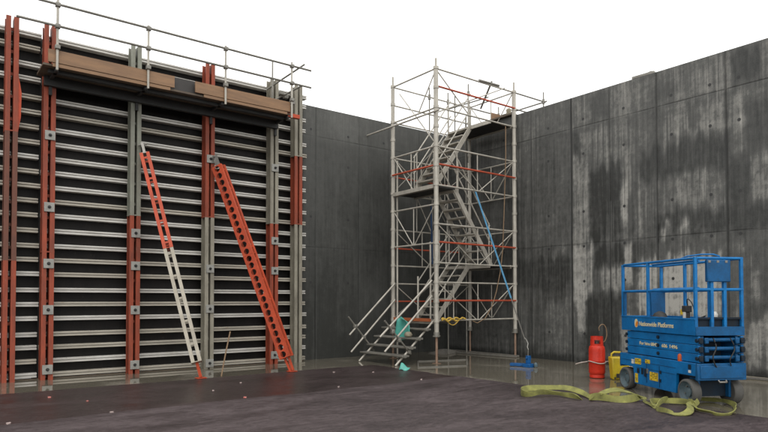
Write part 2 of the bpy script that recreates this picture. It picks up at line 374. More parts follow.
wa = wall_mesh('concrete_wall', 220, 230, .0, 5.36, .35, lambda s, d, z: (-s, -d, z), fieldA, jointA,
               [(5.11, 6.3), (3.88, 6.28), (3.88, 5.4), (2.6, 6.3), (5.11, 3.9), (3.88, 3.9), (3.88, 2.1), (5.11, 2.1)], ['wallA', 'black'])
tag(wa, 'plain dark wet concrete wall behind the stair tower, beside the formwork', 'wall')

# ------------------------------------------------------------------ ground
g = MB(); g.add([(-160, -160, 0), (160, -160, 0), (160, 160, 0), (-160, 160, 0)], [(0, 1, 2, 3)])
go = g.build('ground', 'slab', smooth=0); go['kind'] = 'structure'
def sheet(name, x0, x1, y0, y1, z, mat, seed, wob):
    rng = random.Random(seed); pts = []
    def edge(a, b, n, amp):
        out = []
        for i in range(n):
            t = i / n; q = Vector(a).lerp(Vector(b), t)
            nrm = Vector((-(b[1] - a[1]), b[0] - a[0])).normalized()
            k = amp * (math.sin(t * 23 + seed) * .5 + math.sin(t * 61 + seed * 2) * .3 + rng.uniform(-.35, .35))
            out.append(q + nrm * k)
        return out
    c = [(x0, y0), (x1, y0), (x1, y1), (x0, y1)]
    pts = edge(c[0], c[1], 20, 0) + edge(c[1], c[2], 60, wob) + edge(c[2], c[3], 90, wob) + edge(c[3], c[0], 20, 0)
    n = len(pts); mb = MB()
    mb.add([(p.x, p.y, z) for p in pts] + [(p.x, p.y, z - .004) for p in pts], [tuple(range(n))] + [(i, (i + 1) % n, n + (i + 1) % n, n + i) for i in range(n)])
    o = mb.build(name, mat, smooth=0); o['kind'] = 'structure'; return o
sheet('membrane', -26, -4.60, -7.0, -2.15, .005, 'memwet', 3, .045)
sheet('membrane', -26, -4.55, -30, -5.18, .010, 'memdry', 5, .05)

# ------------------------------------------------------------------ formwork
WZ = [.08, .37, .65, .92, 1.24, 1.53, 1.83, 2.15, 2.45, 2.74, 3.05, 3.37, 3.66, 3.96, 4.26, 4.55, 4.86, 5.17, 5.48, 5.78, 6.16, 6.44, 6.80, 7.07]
WPROF = [(-.02, -.047), (-.178, -.047), (-.185, -.044), (-.185, -.012), (-.150, -.009), (-.150, .011), (-.185, .014), (-.185, .044), (-.178, .047), (-.02, .047)]
def waling(x0, x1, z):
    mb = MB(); mb.extrude([(y, z + h) for y, h in WPROF], 'x', x0, x1)
    return mb
def soldier(root, x, segs, plates, mats, z0=.0, z1=7.25, top_ear=False):
    """two steel channels back to back with a gap, painted in bolted lengths"""
    mb = MB()
    zs = [z0] + list(segs) + [z1]
    for k in range(len(zs) - 1):
        a, b_ = zs[k] + (.006 if k else 0), zs[k + 1]
        mb.mat(k)
        for sgn in (-1, 1):
            gi, go_ = .026 * sgn, .112 * sgn           # web next to the gap, flanges outward
            x0, x1 = sorted((x + gi, x + gi + .008 * sgn))
            mb.box(x0, x1, -.425, -.205, a, b_)
            x0, x1 = sorted((x + gi, x + go_))
            mb.box(x0, x1, -.435, -.423, a, b_); mb.box(x0, x1, -.207, -.196, a, b_)
            x0, x1 = sorted((x + go_ - .009 * sgn, x + go_))
            mb.box(x0, x1, -.4235, -.400, a, b_); mb.box(x0, x1, -.228, -.2065, a, b_)
        zz = a + .25
        while zz < b_ - .1:                             # battens seen through the gap
            mb.box(x - .0265, x + .0265, -.330, -.30, zz - .03, zz + .03); zz += .45
        if k: mb.box(x - .115, x + .115, -.437, -.19, zs[k] - .012, zs[k] + .012)
    so = mb.build('soldier', mats, root)
    for z in plates:
        pm = MB(); pm.box(x - .085, x + .105, -.462, -.437, z - .095, z + .095)
        po = sub(pm, 'tie_plate', 'plate', so, root, bevel=.004)
        nm = MB(); nm.tube((x + .01, -.462, z), (x + .01, -.468, z), .034, 14); nm.tube((x + .01, -.466, z), (x + .01, -.53, z), .016, 8)
        nm.add([], []); no = nm.build('tie_nut', 'black', root); no.parent = so
    return so
fr = thing('formwork_panel', 'tall black-faced wall formwork with rows of silver walings and five red and grey soldiers', 'formwork', (-8.5, -.3, 0))
mb = MB(); mb.box(-11.60, -5.42, -.02, .0, .02, 7.02); mb.build('plywood_face', 'ply', fr)
mb = MB(); mb.box(-11.60, -5.42, .001, .03, .02, 7.13); mb.build('backing_sheet', 'darkboard', fr)
w0 = None
for k, z in enumerate(WZ):
    jit = random.uniform(-.03, .03)
    waling(-11.62 + jit, -5.37 + random.uniform(-.02, .02), z + random.uniform(-.006, .006)).build('waling', 'aludull' if random.random() < .38 else 'alu', fr)
soldier(fr, -11.54, [2.6], [4.98, 3.51, 2.36, 1.42, .21], ['soldred', 'soldred'])
soldier(fr, -9.84, [3.49], [3.09, 2.37, 1.40, .20], ['soldred', 'greenpaint'])
soldier(fr, -8.14, [3.59], [4.97, 2.36, 1.41, .13], ['greypaint', 'soldred'])
soldier(fr, -6.44, [3.57], [4.98, 3.12, 2.36, .23], ['soldred', 'greypaint'])
soldier(fr, -5.74, [3.60, 5.39], [], ['greypaint', 'soldred', 'greypaint'])
mb = MB(); mb.box(-11.75, -11.52, .032, .05, .0, 7.1); mb.build('joint_cover', 'darkboard', fr)
mb = MB(); mb.box(-11.6, -5.42, -.03, .02, 7.132, 7.15); mb.build('top_batten', 'alu', fr)
fl = thing('formwork_panel', 'narrow black-faced formwork section with one brown-red soldier at the far left', 'formwork', (-12.8, -.3, 0))
mb = MB(); mb.box(-15.4, -11.66, -.02, .0, .02, 7.02); mb.build('plywood_face', 'ply', fl)
mb = MB(); mb.box(-15.4, -11.66, .001, .03, .02, 7.13); mb.build('backing_sheet', 'darkboard', fl)
for k, z in enumerate(WZ): waling(-15.4, -11.68 + random.uniform(-.02, .03), z + random.uniform(-.008, .008)).build('waling', 'aludull' if random.random() < .38 else 'alu', fl)
soldier(fl, -12.21, [2.41, 4.97], [], ['soldred', 'brown', 'soldred'])
mb = MB(); mb.extrude([(-12.098, 4.95), (-12.05, 5.25), (-12.04, 5.75), (-12.098, 6.1)], 'y', -.42, -.36); mb.build('spare_bracket', 'orange', fl)
# wall stop: timber closing strip under the panels
mb = MB(); mb.box(-15.4, -5.4, -.16, -.03, 0, .018); o = mb.build('timber_sole_plate', 'deckwood'); tag(o, 'thin dark timber sole plate under the formwork walings', 'timber')

# raking props ------------------------------------------------------
def prop(name, label, p, q, mats, red_len, flat, face=None):
    root = thing(name, label, 'prop', (q[0], q[1], 0))
    p, q = Vector(p), Vector(q); d = (q - p).normalized(); L = (q - p).length
    side = Vector((d.y, -d.x, 0)).normalized()            # horizontal, square to the prop
    if side.y > 0: side = -side
    nrm = d.cross(side).normalized()
    wx, wy = (nrm, side) if not flat else (side, nrm)     # wx: across the webs' width, wy: web normal
    if face:                                              # body turned about its own axis
        wx = Vector(face); wx = (wx - d * wx.dot(d)).normalized(); wy = d.cross(wx).normalized()
    a0, a1 = .30, L - .35
    T = Matrix((wx, wy, d)).transposed().to_4x4()
    def seg(za, zb, mi, mb):
        mb.mat(mi)
        for sg in (-1, 1):
            T2 = T.copy(); T2.translation = p + d * za + wy * (.094 * sg)
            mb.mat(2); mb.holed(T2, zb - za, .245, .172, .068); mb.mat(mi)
            T3 = T.copy(); T3.translation = p + d * za + wy * (.102 * sg)
            mb.holed(T3, zb - za, .245, .172, .068)
            T4 = T.copy(); T4.translation = p + d * za
            for e in (-1, 1):
                ya, yb = sorted((.034 * sg, .104 * sg)); xa, xb = sorted((.1225 * e, .1305 * e))
                mb.box(xa, xb, ya, yb, 0, zb - za, T4)
                ya, yb = sorted((.034 * sg, .042 * sg)); xa, xb = sorted((.100 * e, .123 * e))
                mb.box(xa, xb, ya, yb, 0, zb - za, T4)
        T4 = T.copy(); T4.translation = p
        z = za + .12
        while z < zb:
            for e in (-1, 1):
                xa, xb = sorted((.085 * e, .110 * e)); mb.box(xa, xb, -.034, .034, z - .022, z + .022, T4)
            z += .5
        mb.box(-.132, .132, -.106, .106, zb - .012, zb + .004, T4)
    mb = MB()
    seg(a0, a0 + red_len, 0, mb); seg(a0 + red_len + .008, a1, 1, mb)
    mb.build('lattice_body', list(mats) + ['innershade'], root)
    T4 = T.copy(); T4.translation = p
    j = MB(); j.box(-.05, .05, -.028, .028, .02, a0, T4); j.box(-.085, .085, -.06, .06, a0 - .03, a0 - .004, T4)
    j.tube(p - wy * .09 + d * .05, p + wy * .09 + d * .05, .02, 10); j.build('head_jack', 'steel', root)
    f = MB()
    for sg in (-1, 1): f.bar(p + d * (a1 + .01) + wx * (.05 * sg), q + wx * (.035 * sg) + Vector((0, 0, .03)), .035, .05)
    f.box(q.x - .10, q.x + .10, q.y - .08, q.y + .08, .012, .028)
    f.build('foot_jack', mats[0] if not flat else 'orange', root)
    return root
prop('raking_prop', 'orange raking prop with round holes leaning on the red soldier, foot near the wall end', (-8.06, -.50, 5.06), (-6.93, -2.24, .0), ['orange', 'orange'], 2.3, False)
prop('raking_prop', 'narrow twin-bar raking prop, orange at the top and cream below, leaning left of centre', (-9.73, -.50, 5.10), (-9.0, -2.16, .0), ['orange', 'cream'], 2.25, True, (-.35, -.94, 0))
# rusty bar stuck in the mat
mb = MB(); mb.path([(-8.50, -2.02, 0), (-8.36, -1.9, .45), (-8.21, -1.80, .93)], .016); o = mb.build('reinforcing_bar', 'rope', smooth=60)
tag(o, 'short rusty stick standing at the mat edge between the two props', 'steel bar')

# access walkway -----------------------------------------------------
wk = thing('access_walkway', 'timber-edged scaffold walkway with guard rails along the top of the formwork', 'walkway', (-9, -.8, 6.1))
YF = -1.20
mb = MB(); mb.box(-11.70, -9.26, YF - .02, YF + .02, 6.225, 6.475); mb.build('toe_board', 'timber', wk, bevel=.004)
mb = MB(); mb.box(-8.80, -6.42, YF - .02, YF + .02, 6.225, 6.470); mb.build('toe_board', 'timber', wk, bevel=.004)
mb = MB(); mb.box(-9.6, -8.45, YF + .10, YF + .13, 6.23, 6.50); mb.build('toe_board', 'darkboard', wk)
mb = MB()
for i in range(4): mb.box(-11.78, -6.36, -1.17 + i * .19, -.99 + i * .19, 6.165, 6.205)
for xa, xb in ((-11.40, -9.98), (-9.70, -8.28), (-8.0, -6.58)): mb.box(xa, xb, -.41, -.19, 6.165, 6.205)  # extra planks added to stop light falling through the gap behind the deck
mb.build('deck_board', 'deckwood', wk)
for y, z in ((-.50, 5.97), (-.95, 6.09)):
    mb = MB(); mb.box(-11.66, -6.40, y - .05, y + .05, z, 6.163); mb.build('added_shade_beam', 'black', wk)  # beams added in black to paint the deep shade under the deck
mb = MB(); mb.box(-11.62, -9.35, YF - .012, YF + .025, 6.15, 6.215); mb.build('edge_plank', 'timber', wk)
mb = MB(); mb.box(-8.6, -6.5, YF - .010, YF + .025, 6.155, 6.215); mb.build('edge_plank', 'timber', wk)
for x in (-11.54, -9.84, -8.14, -6.44):
    mb = MB()
    mb.box(x - .03, x + .03, -1.15, -.44, 6.09, 6.16); mb.box(x - .03, x + .03, -.49, -.44, 5.8, 6.16)
    mb.build('bracket', 'black', wk)
for x, zt in ((-11.55, 7.52), (-9.83, 7.42), (-8.11, 7.42), (-6.40, 7.45)):
    mb = MB(); mb.tube((x, YF - .05, 6.08), (x, YF - .05, zt), .024, 12); po = mb.build('guard_post', 'galv', wk, smooth=60)
    for z in (7.35, 6.93, 6.52):
        c = MB(); c.box(x - .045, x + .045, YF - .11, YF - .01, z - .04, z + .04); sub(c, 'coupler', 'galvdark', po, wk, bevel=.01)
for z, xa in ((7.352, -15.2), (6.925, -12.25)):
    mb = MB(); mb.tube((xa, YF - .09, z), (-5.88, YF - .09, z - .005), .024, 12); mb.build('guard_rail', 'galvdark', wk, smooth=60)
mb = MB(); mb.tube((-6.62, -.35, 6.98), (-6.1, -1.35, 7.44), .022, 10); mb.tube((-6.60, -.62, 6.3), (-6.60, -.62, 7.62), .020, 10)
mb.tube((-6.70, -.5, 6.55), (-6.05, -1.1, 6.98), .022, 10); mb.build('end_brace', 'galvdark', wk, smooth=60)
mb = MB(); mb.box(-6.45, -6.12, -1.16, -1.05, 6.13, 6.22); mb.build('beam_end', 'orange', wk)
for x, y, z in ((-6.3, -.75, 6.75), (-6.52, -.66, 6.62), (-6.2, -.9, 6.58), (-6.45, -.8, 6.80)):
    mb = MB(); mb.box(x - .06, x + .06, y - .05, y + .05, z - .05, z + .05); mb.build('coupler', 'galvdark', wk, bevel=.015)

# ------------------------------------------------------------------ stair tower
X0, X1, Y0, Y1 = -3.12, -.10, -2.88, -1.10
tw = thing('stair_tower', 'tall galvanised scaffold stair tower with red toe rails in the corner of the walls', 'scaffold', (-1.6, -2.0, 0))
def standard(x, y, r, top):
    mb = MB(); mb.tube((x, y, .72), (x, y, 7.58), r, 16)
    mb.tube((x, y, 7.58), (x, y, top), r * .5, 12)
    z = 1.08
    while z < 7.6:
        mb.tube((x, y, z - .035), (x, y, z + .035), r + .013, 16); z += .5
    s = mb.build('standard', 'galv', tw, smooth=50)
    b = MB(); b.tube((x, y, 0.01), (x, y, .72), r * .55, 12); b.box(x - .08, x + .08, y - .08, y + .08, .004, .014); sub(b, 'base_jack', 'rusty', s, tw, smooth=50)
    c = MB(); c.tube((x, y, .68), (x, y, .80), r + .022, 12); c.bar((x - .12, y, .70), (x + .12, y, .70), .03, .03); sub(c, 'jack_collar', 'galvdark', s, tw, smooth=50)
for x, y, r, t in ((X0, Y0, .060, 7.83), (X1, Y0, .056, 7.86), (X0, Y1, .054, 7.86), (X1, Y1, .050, 7.80)): standard(x, y, r, t)
def rail(a, b, r=.023, mat='galv', name='ledger'):
    mb = MB(); mb.tube(a, b, r, 10); return mb.build(name, mat, tw, smooth=60)
fy, by, lx, rx = Y0, Y1, X0, X1
for z in (1.09, 2.07, 2.57, 3.57, 4.57, 5.57, 6.57, 7.57): rail((X0, fy, z), (X1, fy, z))
for z in (2.07, 2.57, 3.57, 4.57, 5.57, 6.57, 7.57, 7.06): rail((X0, by, z), (X1, by, z), .021)
for z in (3.08, 4.07, 5.57, 6.56, 7.57): rail((lx, Y0, z), (lx, Y1, z))
for z in (2.57, 3.57, 4.57, 5.57, 6.57, 7.57): rail((rx, Y0, z), (rx, Y1, z), .021)
for z in (1.60, 3.10, 5.10, 7.10): rail((X0 + .06, fy - .045, z), (X1 - .02, fy - .045, z), .025, 'redtube', 'toe_rail')
for z in (1.58, 3.06, 5.05): rail((X0 + .05, by + .04, z), (X0 + 2.6, by + .04, z), .022, 'redtube', 'toe_rail')
rail((lx - .04, Y0 + .05, 5.07), (lx - .04, Y1 - .03, 5.08), .025, 'redtube', 'toe_rail')
mb = MB(); mb.box(lx - .03, lx + .03, Y0 + .25, Y1 - .05, 1.06, 1.14); mb.build('toe_board', 'orangetoe', tw)
mb = MB(); mb.box(lx - .05, lx + .05, Y0 + .05, Y1 - .05, 4.49, 4.59); mb.build('landing_edge', 'galv', tw)
def lattice(a, b, z0, z1, mids=(.5,), diag=True, r=.015, inset=.06):
    A, B = Vector((a[0], a[1], 0)), Vector((b[0], b[1], 0)); d = (B - A).normalized(); A = A + d * inset; B = B - d * inset
    mb = MB(); P = lambda t, z: (A + (B - A) * t) + Vector((0, 0, z))
    for t in (0.,) + mids + (1.,): mb.tube(P(t, z0), P(t, z1), r, 8)
    if diag:
        mb.tube(P(.0, z1 - .02), P(.47, z0 + .02), r, 8); mb.tube(P(1., z1 - .02), P(.53, z0 + .02), r, 8)
    mb.build('guard_frame', 'galv', tw, smooth=60)
F0, F1, B0, B1 = (X0, fy), (X1, fy), (X0, by), (X1, by)
lattice(F0, F1, 1.09, 2.07); lattice(F0, F1, 2.57, 3.57); lattice(F0, F1, 4.57, 5.57)
lattice(B0, B1, 1.09, 2.07); lattice(B0, B1, 2.57, 3.57, (.35, .5, .68)); lattice(B0, B1, 4.57, 5.57, (.34, .66))
lattice(F0, B0, 3.08, 4.07); lattice(F0, B0, 4.57, 5.57, (.42, .56))
lattice(F1, B1, 2.57, 3.57); lattice(F1, B1, 4.57, 5.57); lattice(F1, B1, 1.09, 2.07)
lattice(F1, B1, 6.57, 7.57); lattice((-2.30, -2.04), (-1.05, -2.04), 2.60, 3.55, (.33, .66), False); lattice((-2.36, -2.04), (-1.05, -2.04), 4.58, 5.55, (.33, .66), False)
lattice((-2.36, -1.16), (-1.05, -1.16), 3.57, 4.57, (.5,), True)
lattice((-2.42, -2.84), (-2.42, -2.06), 1.09, 2.07, (.5,), False)
for a, b in (((X0, by, 1.1), (-1.0, by, 2.55)), ((X1, by, 2.6), (-1.6, by, 4.55)), ((X0, by, 4.6), (-1.0, by, 6.55))): rail(a, b, .016, 'galvdark', 'back_brace')
def brace(pts, r=.016, mat='galv'):
    mb = MB()
    for a, b in pts: mb.tube(a, b, r, 8)
    mb.build('brace', mat, tw, smooth=60)
brace([((X0, fy, 7.55), (-1.95, fy, 6.6)), ((X0 + .02, fy, 6.43), (-.52, fy - .03, 7.60))])
brace([((lx, Y0, 7.55), (lx, -2.2, 6.58)), ((lx, -1.4, 7.3), (lx, -2.8, 5.7))])
mb = MB(); mb.tube((lx - .09, -.01, 6.43), (lx - .09, -3.1, 6.43), .024, 10); mb.build('wall_tie', 'galv', tw, smooth=60)
# guard rails round the top platform and out over the wall
mb = MB(); mb.tube((X1, fy, 7.57), (1.32, fy, 7.57), .022, 10); mb.build('guard_rail', 'galvdark', tw, smooth=60)
mb = MB(); mb.tube((X1, fy, 7.10), (1.32, fy, 7.10), .022, 10); mb.build('guard_rail', 'galvdark', tw, smooth=60)
mb = MB(); mb.tube((X1, by, 7.57), (1.32, by, 7.57), .022, 10); mb.build('guard_rail', 'galvdark', tw, smooth=60)
mb = MB(); mb.tube((1.24, fy - .12, 7.55), (1.24, by + .12, 7.55), .022, 10); mb.build('guard_rail', 'galvdark', tw, smooth=60)
for x, y, zb in ((1.24, fy, 7.0), (1.24, by, 7.0), (-1.0, by, 6.6), (-1.75, by, 6.57), (-.62, -1.0, 6.6), (-1.05, -2.0, 6.6)):
    mb = MB(); mb.tube((x, y, zb), (x, y, 7.85), .021, 10); mb.tube((x, y, 7.50), (x, y, 7.64), .04, 8); mb.build('guard_post', 'galvdark', tw, smooth=60)
mb = MB(); mb.tube((-1.02, -1.05, 7.35), (-.2, -2.0, 7.65), .02, 8); mb.tube((-1.0, -2.86, 7.70), (-.75, -2.2, 7.15), .028, 8); mb.tube((-1.55, -2.90, 7.60), (-.75, -2.90, 7.62), .034, 8); mb.build('brace', 'galvdark', tw, smooth=60)
# decks
def deck(x0, x1, y0, y1, z, mat='black'):  # black default puts the shade of the undersides into the deck colour
    mb = MB(); n = max(2, round((y1 - y0) / .3)); h = (y1 - y0) / n
    for i in range(n): mb.box(x0, x1, y0 + i * h + .004, y0 + (i + 1) * h - .004, z - .05, z)
    d = mb.build('landing_deck', mat, tw)
    fb = MB(); fb.box(x0 - .02, x0 + .02, y0, y1, z - .09, z + .012); fb.box(x1 - .02, x1 + .02, y0, y1, z - .09, z + .012); sub(fb, 'edge_beam', 'galv', d, tw)
deck(-1.06, -.18, Y0 + .07, Y1 - .03, 2.60); deck(-3.06, -2.36, Y0 + .07, Y1 - .03, 4.58)
deck(-3.06, -2.36, Y0 + .07, Y1 - .03, 1.09); deck(-1.0, -.14, Y0 + .08, Y1 - .03, 6.63)
mb = MB(); mb.box(-.12, 1.3, Y0 + .08, Y1 - .03, 6.955, 7.0); mb.build('landing_deck', 'deckwood', tw)
def flight(x0, z0, x1, z1, ya, yb, n, rails=True, mat='galv'):
    """aluminium stair flight between two side stringers"""
    mb = MB()
    for y in (ya, yb): mb.bar((x0, y, z0 - .02), (x1, y, z1 - .02), .035, .13)
    s = mb.build('stair_flight', mat, tw)
    tr = MB(); sg = 1 if x1 > x0 else -1
    for i in range(1, n + 1):
        t = (i - .3) / n; x = x0 + (x1 - x0) * t; z = z0 + (z1 - z0) * t
        one = MB(); one.box(x - .11, x + .11, min(ya, yb) + .02, max(ya, yb) - .02, z - .018, z + .018); sub(one, 'tread', mat, s, tw)
    if rails:
        for y in (ya, yb):
            hb = MB()
            for h in (.5, .95): hb.tube((x0 + .05 * sg, y, z0 + h + .12), (x1, y, z1 + h), .019, 8)
            hb.tube((x0 + .08 * sg, y, z0), (x0 + .08 * sg, y, z0 + 1.15), .019, 8); hb.tube((x1 - .1 * sg, y, z1 - .1), (x1 - .1 * sg, y, z1 + .95), .019, 8)
            h = sub(hb, 'handrail', mat, s, tw, smooth=60)
    return s
flight(-2.36, 1.05, -1.10, 2.60, -2.02, -1.20, 7)
flight(-.98, 2.60, -2.38, 4.58, -2.78, -2.06, 9)
flight(-2.50, 4.58, -.98, 6.63, -2.02, -1.20, 9)
# entry flight made from tubes
mb = MB()
for y in (-2.75, -1.22): mb.tube((-4.36, y, .01), (-3.06, y, 1.12), .026, 10)
en = mb.build('entry_flight', 'galv', tw, smooth=60)
for x, z in ((-4.12, .235), (-3.90, .43), (-3.66, .645), (-3.40, .87)):
    t = MB(); t.box(x - .10, x + .12, -2.84, -1.14, z - .02, z + .025); t.tube((x - .11, -2.88, z), (x - .11, -1.10, z), .025, 8); sub(t, 'tread', 'galvdark', en, tw)
for pts in ([(-4.83, -2.75, .73), (-3.16, -2.75, 2.12)], [(-4.69, -2.75, .37), (-3.16, -2.75, 1.72)], [(-4.65, -1.2, .71), (-3.14, -1.2, 2.07)], [(-4.60, -1.2, .26), (-3.13, -1.2, 1.63)]):
    t = MB(); t.tube(pts[0], pts[1], .024, 10); sub(t, 'handrail', 'galv', en, tw, smooth=60)
for pts in ([(-4.72, -2.79, 1.12), (-3.90, -2.79, .28)], [(-4.66, -1.16, 1.18), (-3.82, -1.16, .26)]):
    t = MB(); t.tube(pts[0], pts[1], .022, 10); sub(t, 'rail_prop', 'galvdark', en, tw, smooth=60)
for c in ((-4.46, -2.77, .85), (-4.26, -2.77, .63), (-3.95, -2.77, .33), (-3.95, -2.75, .36), (-4.45, -1.18, .93), (-4.18, -1.18, .64), (-3.40, -2.80, .87), (-3.66, -2.80, .645), (-4.12, -2.8, .235), (-3.90, -2.8, .43)):
    t = MB(); t.box(c[0] - .045, c[0] + .045, c[1] - .05, c[1] + .05, c[2] - .045, c[2] + .045); sub(t, 'coupler', 'galvdark', en, tw, bevel=.015)
mb = MB(); mb.tube((X0 + .09, Y1 - .08, .02), (X0 + .09, Y1 - .08, 5.5), .026, 10); mb.build('upright', 'galv', tw, smooth=60)
mb = MB(); mb.tube((X0 + .12, -2.02, 1.1), (X0 + .12, -2.02, 2.25), .024, 10); mb.tube((X0 + .55, -2.04, 1.1), (X0 + .55, -2.04, 3.2), .026, 10); mb.build('upright', 'galv', tw, smooth=60)
mb = MB(); mb.tube((X1 - .09, Y1 + .06, .02), (X1 - .09, Y1 + .06, 7.3), .026, 10); mb.build('upright', 'galvdark', tw, smooth=60)
mb = MB(); mb.tube((-1.0, Y1 + .02, .02), (-1.0, Y1 + .02, 6.6), .022, 10); mb.build('upright', 'galvdark', tw, smooth=60)

# things on and around the tower
st = thing('lashing_strap', 'bright blue lashing strap running down from the stair tower to the floor anchor', 'strap', (-1.98, -4.88, 0))
A, B = Vector((-1.75, -2.93, 4.56)), Vector((-1.98, -4.88, .42))
mb = MB(); mid = A.lerp(B, .70); mb.bar(A, mid, .055, .012, (0, 1, .3)); mb.build('webbing', 'strapblue', st)
mb = MB(); mb.bar(mid, A.lerp(B, .94), .030, .012, (0, 1, .3)); mb.build('chain', 'steel', st)
mb = MB(); mb.path([A.lerp(B, .93), A.lerp(B, .945) + Vector((.05, 0, 0)), A.lerp(B, .965) + Vector((.07, 0, 0)), A.lerp(B, .985), B], .013); mb.build('hook', 'plate', st, smooth=60)
mb = MB(); mb.bar(A + Vector((0, .05, .03)), A.lerp(B, .01), .08, .05); mb.build('top_hook', 'galvdark', st)
an = thing('floor_anchor', 'small blue steel floor anchor with a bracket standing in the puddle', 'anchor', (-1.98, -4.85, 0))
mb = MB(); mb.box(-2.06, -1.86, -4.98, -4.76, .0, .09); mb.build('base_plate', 'ratchet', an, bevel=.01)
mb = MB(); mb.bar((-1.93, -4.74, .045), (-2.09, -4.42, .045), .14, .07); mb.build('outrigger', 'ratchet', an, bevel=.01)
mb = MB(); mb.box(-2.02, -1.93, -4.92, -4.83, .09, .28); mb.tube((-2.06, -4.87, .22), (-1.88, -4.87, .22), .025, 8); mb.build('bracket', 'ratchet', an, bevel=.008)
mb = MB(); mb.lathe([(.045, 0), (.05, .06), (.02, .10)], 12, (-1.88, -5.02, .02)); mb.build('knob', 'rim', an)
mb = MB(); mb.tube((-1.98, -4.87, .26), (-1.98, -4.88, .43), .012, 6); mb.build('eye', 'steel', an)
mb = MB(); mb.bar((-3.08, -2.64, 4.08), (-3.02, -2.62, 2.55), .05, .012, (0, 1, .2)); o = mb.build('lashing_strap', 'strapnavy'); tag(o, 'dark navy strap hanging inside the left face of the stair tower', 'strap')
mb = MB()
rp = [(-.53, -2.76, 6.60), (-.53, -2.94, 6.5), (-.54, -2.95, 5.7), (-.61, -2.95, 4.3), (-.70, -2.96, 3.0), (-.80, -2.96, 2.4), (-.98, -2.97, 1.85), (-1.15, -2.97, 1.45), (-1.42, -2.96, 1.12), (-1.7, -2.94, 1.0), (-1.85, -2.92, 1.06)]
mb.path(rp, .013); o = mb.build('rope', 'rope', smooth=60); tag(o, 'thin brown rope dangling from the top deck of the tower', 'rope')
mb = MB(); pts = []
for i in range(40):
    t = i / 39; pts.append((-3.0 + .85 * t, -2.93 - .02 * math.sin(t * 40), 1.135 + .02 * math.sin(t * 23)))
mb.path(pts, .022); mb.path([(-3.0 + .55 * i / 12, -2.95, 1.10 + .03 * math.sin(i)) for i in range(13)], .024)
mb.path([(-2.85 + .45 * i / 14, -2.96, 1.10 - .13 * math.sin(math.pi * i / 14)) for i in range(15)], .013)
o = mb.build('rope', 'yrope', smooth=60); tag(o, 'yellow rope coiled along the lowest rail of the stair tower', 'rope')
# teal sheet hung under the entry stair, and a small creased teal patch on the floor
def cloth(pts_fn, nu, nv):
    mb = MB(); vs = [pts_fn(i / (nu - 1), j / (nv - 1)) for j in range(nv) for i in range(nu)]
    fs = [(j * nu + i, j * nu + i + 1, (j + 1) * nu + i + 1, (j + 1) * nu + i) for j in range(nv - 1) for i in range(nu - 1)]
    return mb.add(vs, fs)
def teal1(u, v):
    w = math.sqrt(max(0, 1 - abs(2 * v - 1.0) ** 3.2 * .85)); yy = -1.80 - .68 * (.10 + .90 * u * w)
    return (-3.60 + .07 * math.sin(u * 5) * (1 - v) - .10 * v, yy, 1.16 - .58 * v - .02 * math.cos(u * 6))
mb = cloth(teal1, 14, 14); o = mb.build('teal_piece', 'teal', smooth=60); s = o.modifiers.new('thick', 'SOLIDIFY'); s.thickness = .012
tag(o, 'rounded teal plastic sheet hanging behind the entry stair rails', 'sheet')
mb = cloth(lambda u, v: (-4.88 + .15 * u + .08 * v, -3.53 - .15 * u + .02 * v, .016 + .16 * v * (1 - .75 * u) + .02 * math.sin(u * 7)), 10, 8)
o = mb.build('teal_piece', 'teal', smooth=60); s = o.modifiers.new('thick', 'SOLIDIFY'); s.thickness = .008
tag(o, 'small creased teal patch on the floor below the entry stair', 'sheet')
mb = MB(); mb.lathe([(.02, 0), (.09, .015), (.11, .06), (.08, .12), (.03, .14)], 14, (-3.70, -2.45, .672)); o = mb.build('rag_bundle', 'sack', smooth=60); tag(o, 'dirty cream rag bundle on a tread of the entry stair', 'rag')
# top deck items
mb = MB(); mb.box(-.08, .46, -2.0, -1.98, 7.002, 7.21); o = mb.build('plywood_board', 'timber'); tag(o, 'light brown plywood board standing on the top deck of the tower', 'board')
mb = MB(); mb.lathe([(.03, 0), (.085, .02), (.095, .16), (.07, .30), (.085, .36), (.04, .41)], 14, (.52, -2.15, 7.002)); o = mb.build('work_bag', 'sack', smooth=60); tag(o, 'small dirty pale bag standing beside the plywood on the top deck', 'bag')
mb = MB()
for a, b in (((-3.17, -2.21), (-4.15, -3.36)), ((-4.15, -3.36), (-2.92, -3.76)), ((-2.92, -3.76), (-1.82, -2.67)), ((-1.82, -2.67), (-3.17, -2.21))):
    mb.bar((a[0], a[1], .014), (b[0], b[1], .014), .03, .025)
o = mb.build('floor_frame', 'galvdark'); tag(o, 'thin low metal frame lying on the wet floor round the front tower foot', 'frame')
def heap(name, c, rx, ry, h, mat, label, cat, seed):
    rng = random.Random(seed); n = 22; mb = MB(); vs = [(c[0], c[1], h)]
    for k, (rr, hh) in enumerate(((.35, .75), (.7, .35), (1., 0))):
        for i in range(n):
            a = 2 * math.pi * i / n; q = rr * rng.uniform(.8, 1.15); vs.append((c[0] + rx * q * math.cos(a), c[1] + ry * q * math.sin(a), max(0, h * hh * rng.uniform(.6, 1.2)) + .002))
    fs = [(0, 1 + i, 1 + (i + 1) % n) for i in range(n)]
    for k in range(2): fs += [(1 + k * n + i, 1 + k * n + (i + 1) % n, 1 + (k + 1) * n + (i + 1) % n, 1 + (k + 1) * n + i) for i in range(n)]
    o = mb.add(vs, fs).build(name, mat, smooth=60); tag(o, label, cat); return o
heap('grit_heap', (-.75, -.65, 0), .60, .40, .13, 'mud', 'low grey heap of grit in the wall corner behind the tower', 'heap', 4)
mb = MB(); mb.bar((-.10, -.3, .03), (-.10, -3.0, .03), .07, .05); o = mb.build('timber_batten', 'mud', bevel=.006); tag(o, 'grey timber batten on the floor along the wall under the tower', 'timber')
